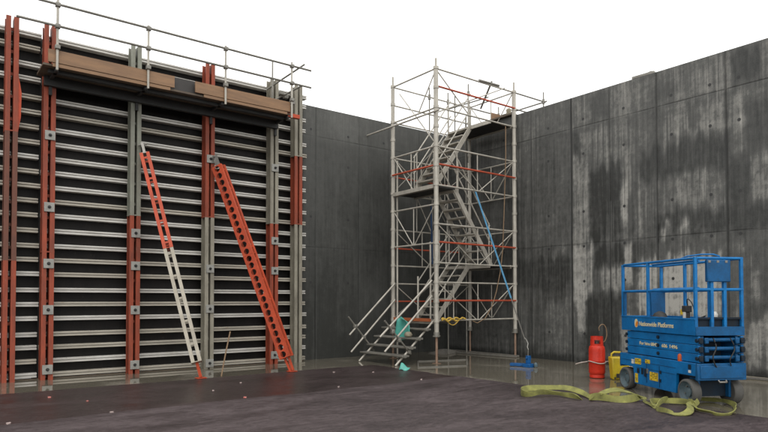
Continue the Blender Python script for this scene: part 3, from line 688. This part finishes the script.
mb = MB(); mb.bar((-.55, -.9, .03), (-.30, -3.1, .03), .05, .035); o = mb.build('timber_batten', 'galvdark', bevel=.006); tag(o, 'thin loose batten lying askew beside the tower back foot', 'timber')
for k, (a, b) in enumerate((((-.14, -8.6), (-.18, -10.4)), ((-.30, -8.9), (-.24, -11.2)))):
    mb = MB(); mb.bar((a[0], a[1], .03 + .01 * k), (b[0], b[1], .03), .05, .04); o = mb.build('timber_lath', 'mud' if k else 'sack')
    tag(o, ['pale timber lath on the floor against the wall right of the lift', 'grey timber lath just in front of the pale one right of the lift'][k], 'timber')
mb = MB(); mb.path([(-.12, -6.15, .04), (-.25, -6.5, .03), (-.2, -7.0, .03), (-.3, -7.5, .03)], .02); o = mb.build('hose', 'hose', smooth=60); tag(o, 'short pale hose lying at the wall base behind the red cylinder', 'hose')
mb = MB(); mb.bar((.05, -6.45, 6.975), (.10, -6.98, 6.985), .10, .06); mb.bar((.2, -6.5, 7.01), (.12, -6.9, 7.03), .05, .04); o = mb.build('timber_offcut', 'galvdark', bevel=.006); tag(o, 'small timber offcut lying on top of the right concrete wall', 'timber')

# ------------------------------------------------------------------ gas cylinder and yellow can
gx, gy = -2.46, -7.06
gc = thing('gas_cylinder', 'tall red gas cylinder standing on the wet floor left of the lift', 'gas cylinder', (gx, gy, 0))
mb = MB(); mb.lathe([(.135, 0), (.150, .01), (.150, .05), (.14, .07), (.160, .10), (.163, .14), (.163, .34), (.166, .345), (.166, .36), (.163, .365), (.163, .58), (.150, .645), (.11, .685), (.05, .70)], 32, (gx, gy, .003)); mb.build('body', 'gasred', gc, smooth=50)
mb = MB(); n = 32
for i in range(n):                      # shroud with two openings
    a0, a1 = 2 * math.pi * i / n, 2 * math.pi * (i + 1) / n
    for z0, z1, hole in ((.62, .70, 0), (.70, .79, 1), (.79, .86, 0)):
        if hole and (i % 16) in (1, 2, 3, 4, 5, 12, 13): continue
        P = lambda a, r, z: (gx + r * math.cos(a), gy + r * math.sin(a), z)
        r0, r1 = .132, .122
        ra = lambda z: r0 + (r1 - r0) * (z - .62) / .24
        mb.add([P(a0, ra(z0), z0), P(a1, ra(z0), z0), P(a1, ra(z1), z1), P(a0, ra(z1), z1), P(a0, ra(z0) - .008, z0), P(a1, ra(z0) - .008, z0), P(a1, ra(z1) - .008, z1), P(a0, ra(z1) - .008, z1)],
               [(0, 1, 2, 3), (7, 6, 5, 4), (0, 3, 7, 4), (1, 5, 6, 2), (3, 2, 6, 7), (0, 4, 5, 1)])
mb.build('shroud', 'gasred', gc, smooth=40)
mb = MB(); mb.tube((gx, gy, .69), (gx, gy, .82), .022, 10); mb.tube((gx - .05, gy, .77), (gx + .06, gy, .77), .018, 8); mb.tube((gx, gy, .82), (gx, gy, .845), .035, 10); mb.build('valve', 'steel', gc, smooth=50)
ho = MB(); hp = []
for x, y, z in ((.06, 0, .77), (.16, -.06, .74), (.20, -.10, .86), (.19, -.10, 1.0), (.15, -.08, 1.09), (.09, -.05, 1.10), (.05, -.02, 1.04), (.06, -.02, .98)): hp.append(Vector((gx + x, gy + y, z)))
def smoothpath(p, k=6):
    out = []; n = len(p)
    for i in range(n - 1):
        a, b, c, d = p[max(i - 1, 0)], p[i], p[i + 1], p[min(i + 2, n - 1)]
        for j in range(k):
            t = j / k; out.append(.5 * ((2 * b) + (c - a) * t + (2 * a - 5 * b + 4 * c - d) * t * t + (3 * b - a - 3 * c + d) * t ** 3))
    out.append(p[-1]); return out
ho.path(smoothpath(hp), .010); o = ho.build('gas_hose', 'rope', gc, smooth=60)
hb = []
for i in range(15):
    a = R(118 + 185 * i / 14); hb.append(Vector((gx + .178 * math.cos(a), gy + .178 * math.sin(a), .33 + .02 * math.sin(i * .5))))
hb = [Vector((gx - .22, gy + .36, .27)), Vector((gx - .17, gy + .25, .31))] + hb + [Vector((gx + .16, gy - .40, .37))]
mb = MB(); mb.path(smoothpath(hb, 4), .011); o = mb.build('hose', 'hose', smooth=60); tag(o, 'thin pale hose wrapped round the front of the red gas cylinder', 'hose')
yx, yy = -2.33, -7.48
yc = thing('plastic_can', 'yellow plastic can with a top handle between the red cylinder and the lift', 'can', (yx, yy, 0), R(-38))
def tub(w0, d0, w1, d1, z0, z1):
    mb = MB(); return mb.add([(sx * w / 2, sy * d / 2, z) for w, d, z in ((w0, d0, z0), (w1, d1, z1)) for sx, sy in ((-1, -1), (1, -1), (1, 1), (-1, 1))], [(0, 1, 2, 3), (4, 5, 6, 7), (0, 1, 5, 4), (1, 2, 6, 5), (2, 3, 7, 6), (3, 0, 4, 7)])
tub(.30, .20, .37, .25, .0, .46).build('body', 'yellow', yc, world=False, bevel=.025)
mb = MB(); mb.path([Vector(p) for p in ((-.15, 0, .455), (-.15, 0, .52), (-.10, 0, .555), (.02, 0, .55), (.06, 0, .51), (.06, 0, .455))], .020); mb.build('handle', 'yellow', yc, world=False, smooth=60)
mb = MB(); mb.tube((.12, 0, .455), (.12, 0, .50), .045, 14); mb.build('cap', 'black', yc, world=False)
mb = MB(); mb.box(-.10, .09, -.135, -.122, .05, .13); mb.box(.10, .145, -.13, -.118, .10, .16); mb.box(-.14, -.11, -.13, -.118, .02, .06); mb.build('label_patch', 'black', yc, world=False)
mb = MB(); mb.path([(.17, -.05, .14), (.30, -.02, .17), (.42, .05, .12)], .022); mb.build('spout', 'black', yc, world=False, smooth=60)

# ------------------------------------------------------------------ scissor lift.  local x runs to its far (left) end, +y is the lettered side
U, V = 1.03, .405
YAW = R(60.94)
dv = Vector((math.cos(YAW), math.sin(YAW), 0)); nv_ = Vector((dv.y, -dv.x, 0))
lc = Vector((-4.416, -10.026, 0)) + dv * U + nv_ * V
lf = thing('scissor_lift', 'blue electric scissor lift with guard rails, folded down and lettered on its side', 'scissor lift', lc, YAW)
def LB(mb, name, mat, par=None, **kw):
    o = mb.build(name, mat, par or lf, world=False, **kw); return o
u2 = lambda u: u - U
# chassis
mb = MB()
out = [(u2(2.14), .645), (u2(.02), .655), (u2(.02), .46), (u2(.47), .455), (u2(.49), .43), (u2(.50), .14), (u2(1.68), .14), (u2(1.72), .40), (u2(1.76), .43), (u2(2.14), .43)]
for ya, yb in ((.345, .402), (-.402, -.345)): mb.extrude(out, 'y', ya, yb)
ch = LB(mb, 'chassis', 'blue', bevel=.008)
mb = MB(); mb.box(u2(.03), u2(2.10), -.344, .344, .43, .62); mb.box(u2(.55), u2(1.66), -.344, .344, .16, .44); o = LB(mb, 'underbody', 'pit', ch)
mb = MB(); mb.box(u2(-.035), u2(.018), -.405, .405, .40, .655); mb.box(u2(-.05), u2(-.034), -.36, .36, .43, .62); LB(mb, 'bumper', 'blueend', ch, bevel=.012)
mb = MB(); mb.box(u2(2.142), u2(2.18), -.40, .40, .40, .645); LB(mb, 'bumper', 'blueend', ch, bevel=.012)
mb = MB(); mb.path([(u2(-.035), .06, .40), (u2(-.06), .06, .375), (u2(-.06), -.06, .375), (u2(-.035), -.06, .40)], .014); LB(mb, 'tow_loop', 'steel', ch, smooth=60)
mb = MB(); mb.box(u2(.20), u2(.60), -.27, .27, .13, .43); LB(mb, 'axle_shade_box', 'pit', ch)  # dark box widened to paint the near-black shadow under the chassis
# panel lines, sockets and stickers on the lettered side
Ys = .4035
def sidebox(u0, u1, z0, z1, t=.003, mb=None):
    mb = mb or MB(); mb.box(u2(min(u0, u1)), u2(max(u0, u1)), Ys - .001, Ys + t, z0, z1); return mb
mb = sidebox(.93, .937, .17, .52); sidebox(.52, 1.62, .432, .436, mb=mb); sidebox(1.30, 1.308, .2, .52, mb=mb); sidebox(.5, 2.1, .535, .539, mb=mb); LB(mb, 'panel_seams', 'pit', ch)
for q in ((1.36, 1.30, .30, .43, .018), (1.45, 1.40, .33, .44, .014), (.92, .885, .26, .31, .02), (.91, .875, .40, .45, .02), (1.58, 1.52, .34, .42, .014)): LB(sidebox(*q), 'socket', 'pit', ch, bevel=.003)
mb = sidebox(1.29, 1.25, .36, .44, .012); LB(mb, 'key_switch', 'steel', ch)
for u0, u1, z0, z1 in ((1.66, 1.47, .49, .59), (1.34, 1.20, .53, .595), (1.66, 1.57, .165, .325), (1.21, .97, .26, .40)):
    st_ = LB(sidebox(u0, u1, z0, z1), 'sticker', 'sticker', ch)
    rows = MB(); k = int((z1 - z0) / .028)
    for i in range(k):
        zz = z0 + .014 + i * .028; a = u1 + .012; 
        while a < u0 - .02:
            b_ = min(u0 - .012, a + random.uniform(.012, .05))
            if random.random() < .62: rows.box(u2(a), u2(b_), Ys + .0025, Ys + .004, zz, zz + .010)
            a = b_ + .008
    o = LB(rows, 'print', 'pit', ch)
LB(sidebox(1.77, 1.69, .485, .56), 'sticker', 'white', ch)
LB(sidebox(.185, .115, .555, .625), 'sticker', 'pit', ch); LB(sidebox(.18, .12, .50, .54), 'sticker', 'white', ch)
mb = MB(); mb.lathe([(.035, 0), (.038, .02), (.036, .09), (.02, .115)], 16, (u2(.42), .375, .653)); LB(mb, 'beacon', 'beacon', lf, smooth=50)
# wheels
def wheel(u, y, sg):
    T = Matrix.Translation((u2(u), y, .20)) @ Matrix.Rotation(R(-90 * sg), 4, 'X')
    mb = MB(); mb.lathe([(.135, -.075), (.185, -.075), (.197, -.06), (.200, 0), (.197, .06), (.188, .072), (.166, .074), (.160, .064), (.155, .03)], 36, T=T, caps=(True, False))
    w = LB(mb, 'wheel', 'tyre', smooth=50)
    mb = MB(); mb.lathe([(.162, .066), (.157, .068), (.146, .03), (.125, .0), (.07, -.012), (.065, .022), (.02, .028)], 28, T=T, caps=(False, True))
    LB(mb, 'rim', 'rim', w, smooth=40)
    mb = MB()
    for k in range(5):
        a = k * 2 * math.pi / 5 + .3; p = T @ Vector((.095 * math.cos(a), .095 * math.sin(a), -.01)); q = T @ Vector((.095 * math.cos(a), .095 * math.sin(a), .018)); mb.tube(p, q, .012, 6)
    LB(mb, 'wheel_nuts', 'steel', w)
for u, y, sg in ((.22, .36, 1), (.22, -.34, -1), (1.98, .345, 1), (1.98, -.34, -1)): wheel(u, y, sg)
for y in (.27, -.25):
    mb = MB(); mb.box(u2(.12), u2(.32), y - .02, y + .02, .12, .45); LB(mb, 'steering_knuckle', 'blueend', bevel=.01)
# folded scissor stack
zl = (.728, .862, .996)
for k, z in enumerate(zl):
    for sg in (1, -1):
        for yo, du, name in ((.355, 0, 'a'), (.285, .03, 'b')):
            mb = MB(); mb.box(u2(-.02 + du), u2(1.95 + du), sg * yo - .022, sg * yo + .022, z - .064, z + .064)
            arm = LB(mb, 'scissor_arm', 'blue' if yo > .3 else 'blueend', bevel=.006)
            pm = MB()
            for u in ((-.02, .97, 1.93) if yo > .3 else (0.0, 1.95)):
                pm.tube((u2(u + .02), sg * (yo + .0225), z), (u2(u + .02), sg * (yo + .045), z), .028, 12)
            LB(pm, 'pivot_pin', 'pit', arm, smooth=50)
    for uu in (.03, 1.9):
        mb = MB(); mb.tube((u2(uu), -.25, z + .01), (u2(uu), .25, z + .01), .030, 12); LB(mb, 'cross_tube', 'blueend', smooth=50)
    for y in (.345, .255, -.255, -.345):
        mb = MB(); mb.box(u2(-.055), u2(-.021), y - .034, y + .034, z - .045, z + .045); LB(mb, 'pivot_block', 'pit' if abs(y) > .3 else 'blueend', bevel=.012)
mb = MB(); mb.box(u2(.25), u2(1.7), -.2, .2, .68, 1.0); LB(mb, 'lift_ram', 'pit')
# platform
mb = MB(); mb.box(u2(.0), u2(2.09), -.40, .40, 1.075, 1.13); pf = LB(mb, 'platform_deck', 'blueend', bevel=.006)
mb = MB(); mb.box(u2(0), u2(2.09), .385, .405, 1.07, 1.325); mb.box(u2(0), u2(2.09), .380, .412, 1.305, 1.33); LB(mb, 'toe_board', 'blue', bevel=.004)
mb = MB(); mb.box(u2(0), u2(2.09), -.405, -.385, 1.07, 1.325); LB(mb, 'toe_board', 'blue', bevel=.004)
mb = MB(); mb.box(u2(-.012), u2(.012), -.404, .404, 1.07, 1.205); LB(mb, 'toe_board', 'blueend', bevel=.004)
mb = MB(); mb.box(u2(.045), u2(.06), -.38, .38, 1.13, 1.32); mb.box(u2(.012), u2(.07), -.38, .38, 1.315, 1.345); LB(mb, 'gate_kick_plate', 'pit', bevel=.003)
mb = MB(); mb.box(u2(2.078), u2(2.10), -.384, .384, 1.07, 1.325); LB(mb, 'toe_board', 'blue', bevel=.004)
def post(u, v, z0, z1, w=.045):
    mb = MB(); y = .405 - v; mb.box(u2(u) - w / 2, u2(u) + w / 2, y - w / 2, y + w / 2, z0, z1); LB(mb, 'rail_post', 'bluerail', bevel=.006)
for u, v in ((.022, .022), (1.27, .024), (2.07, .024), (2.07, .786), (1.38, .788), (.75, .788), (.022, .788)): post(u, v, 1.13, 2.25)
post(.022, .285, 1.13, 2.22, .05); post(.022, .50, 1.13, 2.22, .05)
def lrail(pts, r=.021, name='guard_rail'):
    mb = MB(); mb.path([Vector((u2(u), .405 - v, z)) for u, v, z in pts], r, 10); LB(mb, name, 'bluerail', smooth=60)
def bend(u0, v0, u1, v1, z): return [(u0, v0, z), (u0 + (u1 - u0) * .5, v0 + (v1 - v0) * .5, z), (u1, v1, z)]
lrail([(.0, .024, 2.24), (2.02, .024, 2.245), (2.06, .035, 2.24), (2.075, .07, 2.235), (2.075, .74, 2.235), (2.06, .775, 2.235), (2.02, .788, 2.235), (.0, .788, 2.24)])
lrail([(.02, .0, 2.24), (.02, .81, 2.24)])
lrail([(.0, .024, 1.765), (2.08, .024, 1.765)]); lrail([(.0, .788, 1.765), (2.08, .788, 1.765)]); lrail([(.02, .0, 1.765), (.02, .81, 1.765)], .024); lrail([(2.07, .0, 1.765), (2.07, .81, 1.765)])
lrail([(.0, .056, 1.775), (1.15, .056, 1.775)], .030); lrail([(.0, .07, 2.20), (1.2, .07, 2.20)], .018)
lrail([(.40, .03, 2.25), (.26, .06, 2.285), (.06, .16, 2.30), (.02, .32, 2.30), (.02, .42, 2.275), (.02, .44, 2.24)], .011)
mb = MB(); mb.box(u2(2.0), u2(2.06), .352, .40, 1.33, 1.76); LB(mb, 'gusset_plate', 'blueend')
mb = MB(); mb.box(u2(1.98), u2(2.05), -.40, -.12, 1.33, 1.75); LB(mb, 'end_panel', 'blueend', bevel=.005)
mb = MB(); mb.box(u2(-.03), u2(.03), .405 - .575, .405 - .185, 1.88, 2.215); LB(mb, 'control_box', 'blueend', bevel=.012)
mb = MB()
for v in (.22, .36, .50): mb.box(u2(-.036), u2(-.03), .405 - v - .02, .405 - v + .02, 2.17, 2.205)
LB(mb, 'box_catches', 'steel')
cu = MB(); cu.box(u2(.30), u2(.38), .275, .345, 1.13, 1.42); cu.box(u2(.285), u2(.395), .255, .36, 1.42, 1.52); co = LB(cu, 'joystick_unit', 'black', bevel=.01)
mb = MB(); mb.box(u2(.31), u2(.37), .346, .354, 1.30, 1.44); LB(mb, 'joystick_label', 'white', co)
mb = MB(); mb.box(u2(.40), u2(.47), .30, .33, 1.38, 1.46); LB(mb, 'button_plate', 'sticker', co)
mb = MB(); mb.path(smoothpath([Vector((u2(.34), .30, 1.2)), Vector((u2(.5), .1, 1.17)), Vector((u2(.7), .2, 1.16)), Vector((u2(.9), .0, 1.2)), Vector((u2(.6), -.2, 1.35))]), .012); LB(mb, 'cable', 'black', smooth=60)
mb = MB()
mb.path(smoothpath([Vector(p) for p in ((u2(-.06), .16, 1.04), (u2(-.085), .13, .90), (u2(-.08), .18, .76), (u2(-.07), .15, .66), (u2(-.045), .1, .60))]), .011, 6)
LB(mb, 'hydraulic_hose', 'black', smooth=60)
mb = MB(); mb.path(smoothpath([Vector(p) for p in ((u2(-.06), -.12, 1.04), (u2(-.09), -.17, .88), (u2(-.08), -.10, .72), (u2(-.05), -.14, .62))]), .009, 6)
LB(mb, 'hydraulic_hose', 'black', smooth=60)
mb = MB(); mb.path(smoothpath([Vector(p) for p in ((u2(.33), .30, 1.50), (u2(.25), .36, 1.62), (u2(.10), .385, 1.55), (u2(.03), .36, 1.30), (u2(.02), .34, 1.15))]), .009, 6)
LB(mb, 'control_cable', 'black', smooth=60)
# things carried on the platform
def onlift(u, v, z): q = lc + dv * (u - U) - nv_ * (.405 - v); return Vector((q.x, q.y, z))
q = onlift(.12, .40, 1.345); mb = MB(); mb.lathe([(.02, 0), (.05, .005), (.055, .04), (.03, .085)], 10, q); o = mb.build('glove', 'white', smooth=60); tag(o, 'crumpled white glove on the gate kick plate of the lift', 'glove')
q = onlift(1.6, .45, 1.131); mb = MB(); mb.lathe([(.02, 0), (.13, .01), (.15, .12), (.10, .24), (.03, .28)], 14, q); o = mb.build('tool_bag', 'black', smooth=60); tag(o, 'black tool bag lying on the lift platform floor', 'bag')
# lettering
def text(body, size, u_left, z, mat, squeeze=1.):
    c = bpy.data.curves.new('lettering', 'FONT'); c.body = body; c.size = size; c.extrude = .0015; c.offset = size * .02
    o = bpy.data.objects.new('lettering', c); COL.objects.link(o)
    dg = bpy.context.evaluated_depsgraph_get(); dg.update()
    me = bpy.data.meshes.new_from_object(o.evaluated_get(dg)); bpy.data.objects.remove(o)
    w = max(q.co.x for q in me.vertices) - min(q.co.x for q in me.vertices)
    return me, w
def lay(body, width, size, u_left, z, y, mat):
    me, w = text(body, size, u_left, z, mat); k = width / w
    for q in me.vertices:
        x, yy_, zz = q.co; q.co = (u2(u_left) - x * k, y + zz, z + yy_)
    me.materials.append(M[mat]); bm = bmesh.new(); bm.from_mesh(me); bmesh.ops.recalc_face_normals(bm, faces=bm.faces); bm.to_mesh(me); bm.free()
    o = bpy.data.objects.new('lettering', me); COL.objects.link(o); o.parent = lf; return o
lay('Nationwide Platforms', .98, .105, 1.52, 1.165, .4075, 'letter')
lay('For hire 0845', .52, .078, 1.55, .836, .3795, 'letter'); lay('606', .15, .078, .90, .836, .3795, 'letter'); lay('1496', .20, .078, .70, .836, .3795, 'letter')
mb = MB(); mb.add([(u2(1.60) - .055 * math.cos(a), .408, 1.205 + .075 * math.sin(a)) for a in [i * math.pi / 14 for i in range(28)]], [tuple(range(28))]); LB(mb, 'logo', 'letter', smooth=0)
mb = MB(); mb.add([(u2(1.60) - .015 - .040 * math.cos(a), .4095, 1.19 + .045 * math.sin(a) + .02 * math.cos(a)) for a in [i * math.pi / 10 for i in range(20)]], [tuple(range(20))]); LB(mb, 'logo', 'logoorange', smooth=0)

# ------------------------------------------------------------------ yellow-green lifting sling
def ribbon(pts, name, mat, closed=False):
    """pts: (x, y, z, width, lean) - lean 0 flat on the floor, 1 standing on edge"""
    P = [Vector(p[:3]) for p in pts]; Wd = [p[3] for p in pts]; Ln = [p[4] for p in pts]
    P = smoothpath(P, 6); n0 = len(pts)
    def interp(a, i): t = i / 6; k = min(int(t), n0 - 2); f = t - k; return a[k] * (1 - f) + a[k + 1] * f
    vs = []
    for i, p in enumerate(P):
        d = (P[min(i + 1, len(P) - 1)] - P[max(i - 1, 0)]); d.z = 0; d.normalize()
        sd = Vector((-d.y, d.x, 0)); l = interp(Ln, i) * math.pi / 2; w = interp(Wd, i)
        ax = sd * math.cos(l) + Vector((0, 0, 1)) * math.sin(l)
        w *= .76 * (1 + .12 * math.sin(i * .47)); l += .30 * math.sin(i * .29) * math.sin(i * .13 + 1)
        ax = sd * math.cos(l) + Vector((0, 0, 1)) * math.sin(l)
        base = p + Vector((0, 0, .008)) if math.sin(l) > .3 else p + Vector((0, 0, .012))
        cen = base + Vector((0, 0, w / 2 * abs(math.sin(l)) + .010 * (1 + math.sin(i * .37)))) + sd * (.030 * math.sin(i * .33))
        th = ax.cross(d).normalized() * .006
        for e in (-.5, -.17, .17, .5):
            bow = th * (1.6 * (.25 - e * e))
            vs.append(cen + ax * (w * e) + bow + th)
        for e in (.5, .17, -.17, -.5): vs.append(cen + ax * (w * e) - th)
    m = 8; n = len(P); fs = [(i * m + k, i * m + (k + 1) % m, (i + 1) * m + (k + 1) % m, (i + 1) * m + k) for i in range(n - 1) for k in range(m)]
    fs += [tuple(range(m - 1, -1, -1)), tuple(range((n - 1) * m, n * m))]
    return vs, fs
sl = MB()
front = [(-5.27, -8.62, .0, .10, .4), (-5.22, -8.36, .0, .10, .85), (-5.23, -8.10, .02, .10, .7), (-5.44, -7.98, .02, .11, .85), (-5.62, -7.90, .0, .13, 1.), (-5.69, -7.78, .0, .14, 1.), (-5.60, -7.66, .0, .13, .95), (-5.36, -7.62, .03, .12, .7), (-5.08, -7.78, .06, .12, .55), (-4.86, -8.04, .05, .13, .5), (-4.92, -8.36, .03, .12, .6), (-5.10, -8.68, .01, .09, .5), (-5.20, -8.80, .01, .10, .6)]
sl.add(*ribbon(front, '', ''))
bund = [(-5.20, -8.72, .0, .12, .8), (-5.12, -8.92, .0, .15, .9), (-4.95, -9.08, .0, .15, .8), (-4.72, -9.22, .0, .14, .85), (-4.53, -9.24, .01, .10, .6), (-4.56, -9.30, .01, .06, .5), (-4.80, -9.48, .0, .05, .6), (-5.02, -9.66, .0, .08, .5), (-5.05, -9.76, .0, .12, .25)]
sl.add(*ribbon(bund, '', ''))
sl.add(*ribbon([(-5.12, -8.86, .10, .12, .1), (-4.86, -9.02, .13, .11, .25), (-4.66, -9.16, .11, .10, .1), (-4.55, -9.22, .04, .08, .2)], '', ''))
loop = [(-5.02, -9.72, .0, .11, .3), (-4.80, -9.58, .01, .11, .6), (-4.52, -9.62, .02, .11, .8), (-4.38, -9.80, .0, .10, .95), (-4.42, -10.0, .0, .09, .9)]
sl.add(*ribbon(loop, '', ''))
loop1 = [(-4.50, -9.62, .03, .10, .75), (-4.82, -9.66, .02, .10, .9), (-5.10, -9.80, .0, .09, 1.), (-5.30, -10.0, .0, .08, .9), (-5.40, -10.16, .0, .08, .5), (-5.28, -10.24, .01, .11, .25), (-5.04, -10.22, .02, .15, .2), (-4.78, -10.14, .04, .13, .3), (-4.55, -10.06, .03, .12, .5), (-4.32, -9.98, .03, .11, .75), (-4.22, -9.96, .0, .10, .95)]
sl.add(*ribbon(loop1, '', ''))
loop2 = [(-4.62, -10.12, .02, .10, .85), (-4.55, -10.0, .03, .11, .95), (-4.35, -9.94, .03, .12, .9), (-4.12, -9.86, .02, .10, .85), (-3.88, -9.84, .0, .08, .9), (-3.72, -9.94, .0, .08, .9), (-3.74, -10.10, .0, .08, .85), (-4.00, -10.34, .0, .09, .8), (-4.30, -10.52, .0, .10, .6), (-4.42, -10.60, .0, .08, .7), (-4.70, -10.62, .0, .06, .8), (-4.90, -10.54, .0, .06, .7), (-4.92, -10.42, .0, .07, .6), (-4.82, -10.26, .01, .10, .4), (-4.70, -10.16, .03, .10, .5)]
sl.add(*ribbon(loop2, '', ''))
o = sl.build('lifting_sling', 'sling', smooth=50); tag(o, 'long yellow-green webbing sling snaking over the floor and looped by the lift wheel', 'sling')

# ------------------------------------------------------------------ little scraps on the membrane
SC = [(-11.92, -3.12, 1), (-11.51, -3.89, 1), (-11.46, -5.16, 0), (-12.73, -5.22, 0), (-9.5, -4.04, 0), (-8.68, -3.38, 0), (-9.39, -5.10, 1), (-5.58, -3.49, 0), (-7.5, -5.01, 0), (-5.61, -5.14, 0), (-6.3, -3.0, 0)]
names = {0: 'tiny pale scrap lying on the dark wet membrane', 1: 'tiny red and white scrap lying on the dark wet membrane'}
for x, y, k in SC:
    rng = random.Random(int(x * 100)); mb = MB(); n = 7
    s_ = rng.uniform(.012, .022)
    vs = [(x + s_ * rng.uniform(.7, 1.3) * math.cos(2 * math.pi * i / n) * 1.3, y + s_ * rng.uniform(.7, 1.3) * math.sin(2 * math.pi * i / n), z + (.012 if zc else 0) + .012 * rng.random() * zc) for zc, z in ((0, .0105), (1, .0105)) for i in range(n)]
    mb.add(vs, [tuple(range(n - 1, -1, -1)), tuple(range(n, 2 * n))] + [(i, (i + 1) % n, n + (i + 1) % n, n + i) for i in range(n)])
    o = mb.build('scrap', 'redscrap' if k else 'scrap'); tag(o, names[k], 'scrap', 'red and white scraps on the membrane' if k else 'pale scraps on the membrane')

# ------------------------------------------------------------------ sky, sun, camera
w = bpy.data.worlds.new('World'); scene.world = w; w.use_nodes = True; nt = w.node_tree
bg = nt.nodes['Background']
sky = nt.nodes.new('ShaderNodeTexSky'); sky.sky_type = 'NISHITA'; sky.sun_disc = False
SUN_EL, SUN_AZ = R(52), R(205)          # azimuth measured from +y towards +x
sky.sun_elevation = SUN_EL; sky.sun_rotation = SUN_AZ; sky.air_density = 1.2; sky.dust_density = 6; sky.ozone_density = 1
hs = nt.nodes.new('ShaderNodeHueSaturation'); hs.inputs['Saturation'].default_value = .06
nt.links.new(sky.outputs[0], hs.inputs['Color'])
mx = nt.nodes.new('ShaderNodeMix'); mx.data_type = 'RGBA'; mx.inputs[0].default_value = .75
nt.links.new(hs.outputs[0], mx.inputs[6]); mx.inputs[7].default_value = (20.1, 20, 19.6, 1)   # even cloud deck
nt.links.new(mx.outputs[2], bg.inputs['Color']); bg.inputs['Strength'].default_value = .1
sl_ = bpy.data.lights.new('sun', 'SUN'); sl_.energy = .7; sl_.angle = R(35); sl_.color = (1, .97, .93)
so = bpy.data.objects.new('sun', sl_); COL.objects.link(so)
dirv = Vector((math.sin(SUN_AZ) * math.cos(SUN_EL), math.cos(SUN_AZ) * math.cos(SUN_EL), math.sin(SUN_EL)))
so.rotation_euler = (-dirv).to_track_quat('-Z', 'Y').to_euler(); so.location = (-10, -10, 20)

cd = bpy.data.cameras.new('camera'); cam = bpy.data.objects.new('camera', cd); COL.objects.link(cam); scene.camera = cam
cd.sensor_width = 36; cd.lens = 28.889; cd.shift_y = .0920; cd.clip_end = 1000
yaw, pitch, roll = .91446, .02281, -.00067
f = Vector((math.cos(yaw) * math.cos(pitch), math.sin(yaw) * math.cos(pitch), math.sin(pitch)))
r = Vector((math.sin(yaw), -math.cos(yaw), 0)); u = r.cross(f)
r2 = r * math.cos(roll) + u * math.sin(roll); u2_ = r2.cross(f)
Mx = Matrix((r2, u2_, -f)).transposed().to_4x4(); Mx.translation = Vector((-13.764, -14.508, 1.6)); cam.matrix_world = Mx
scene.view_settings.view_transform = 'Standard'; scene.view_settings.look = 'None'
scene.view_settings.exposure = 0; scene.view_settings.gamma = 1; scene.view_settings.use_curve_mapping = False
scene.cycles.max_bounces = 6; scene.cycles.use_denoising = True
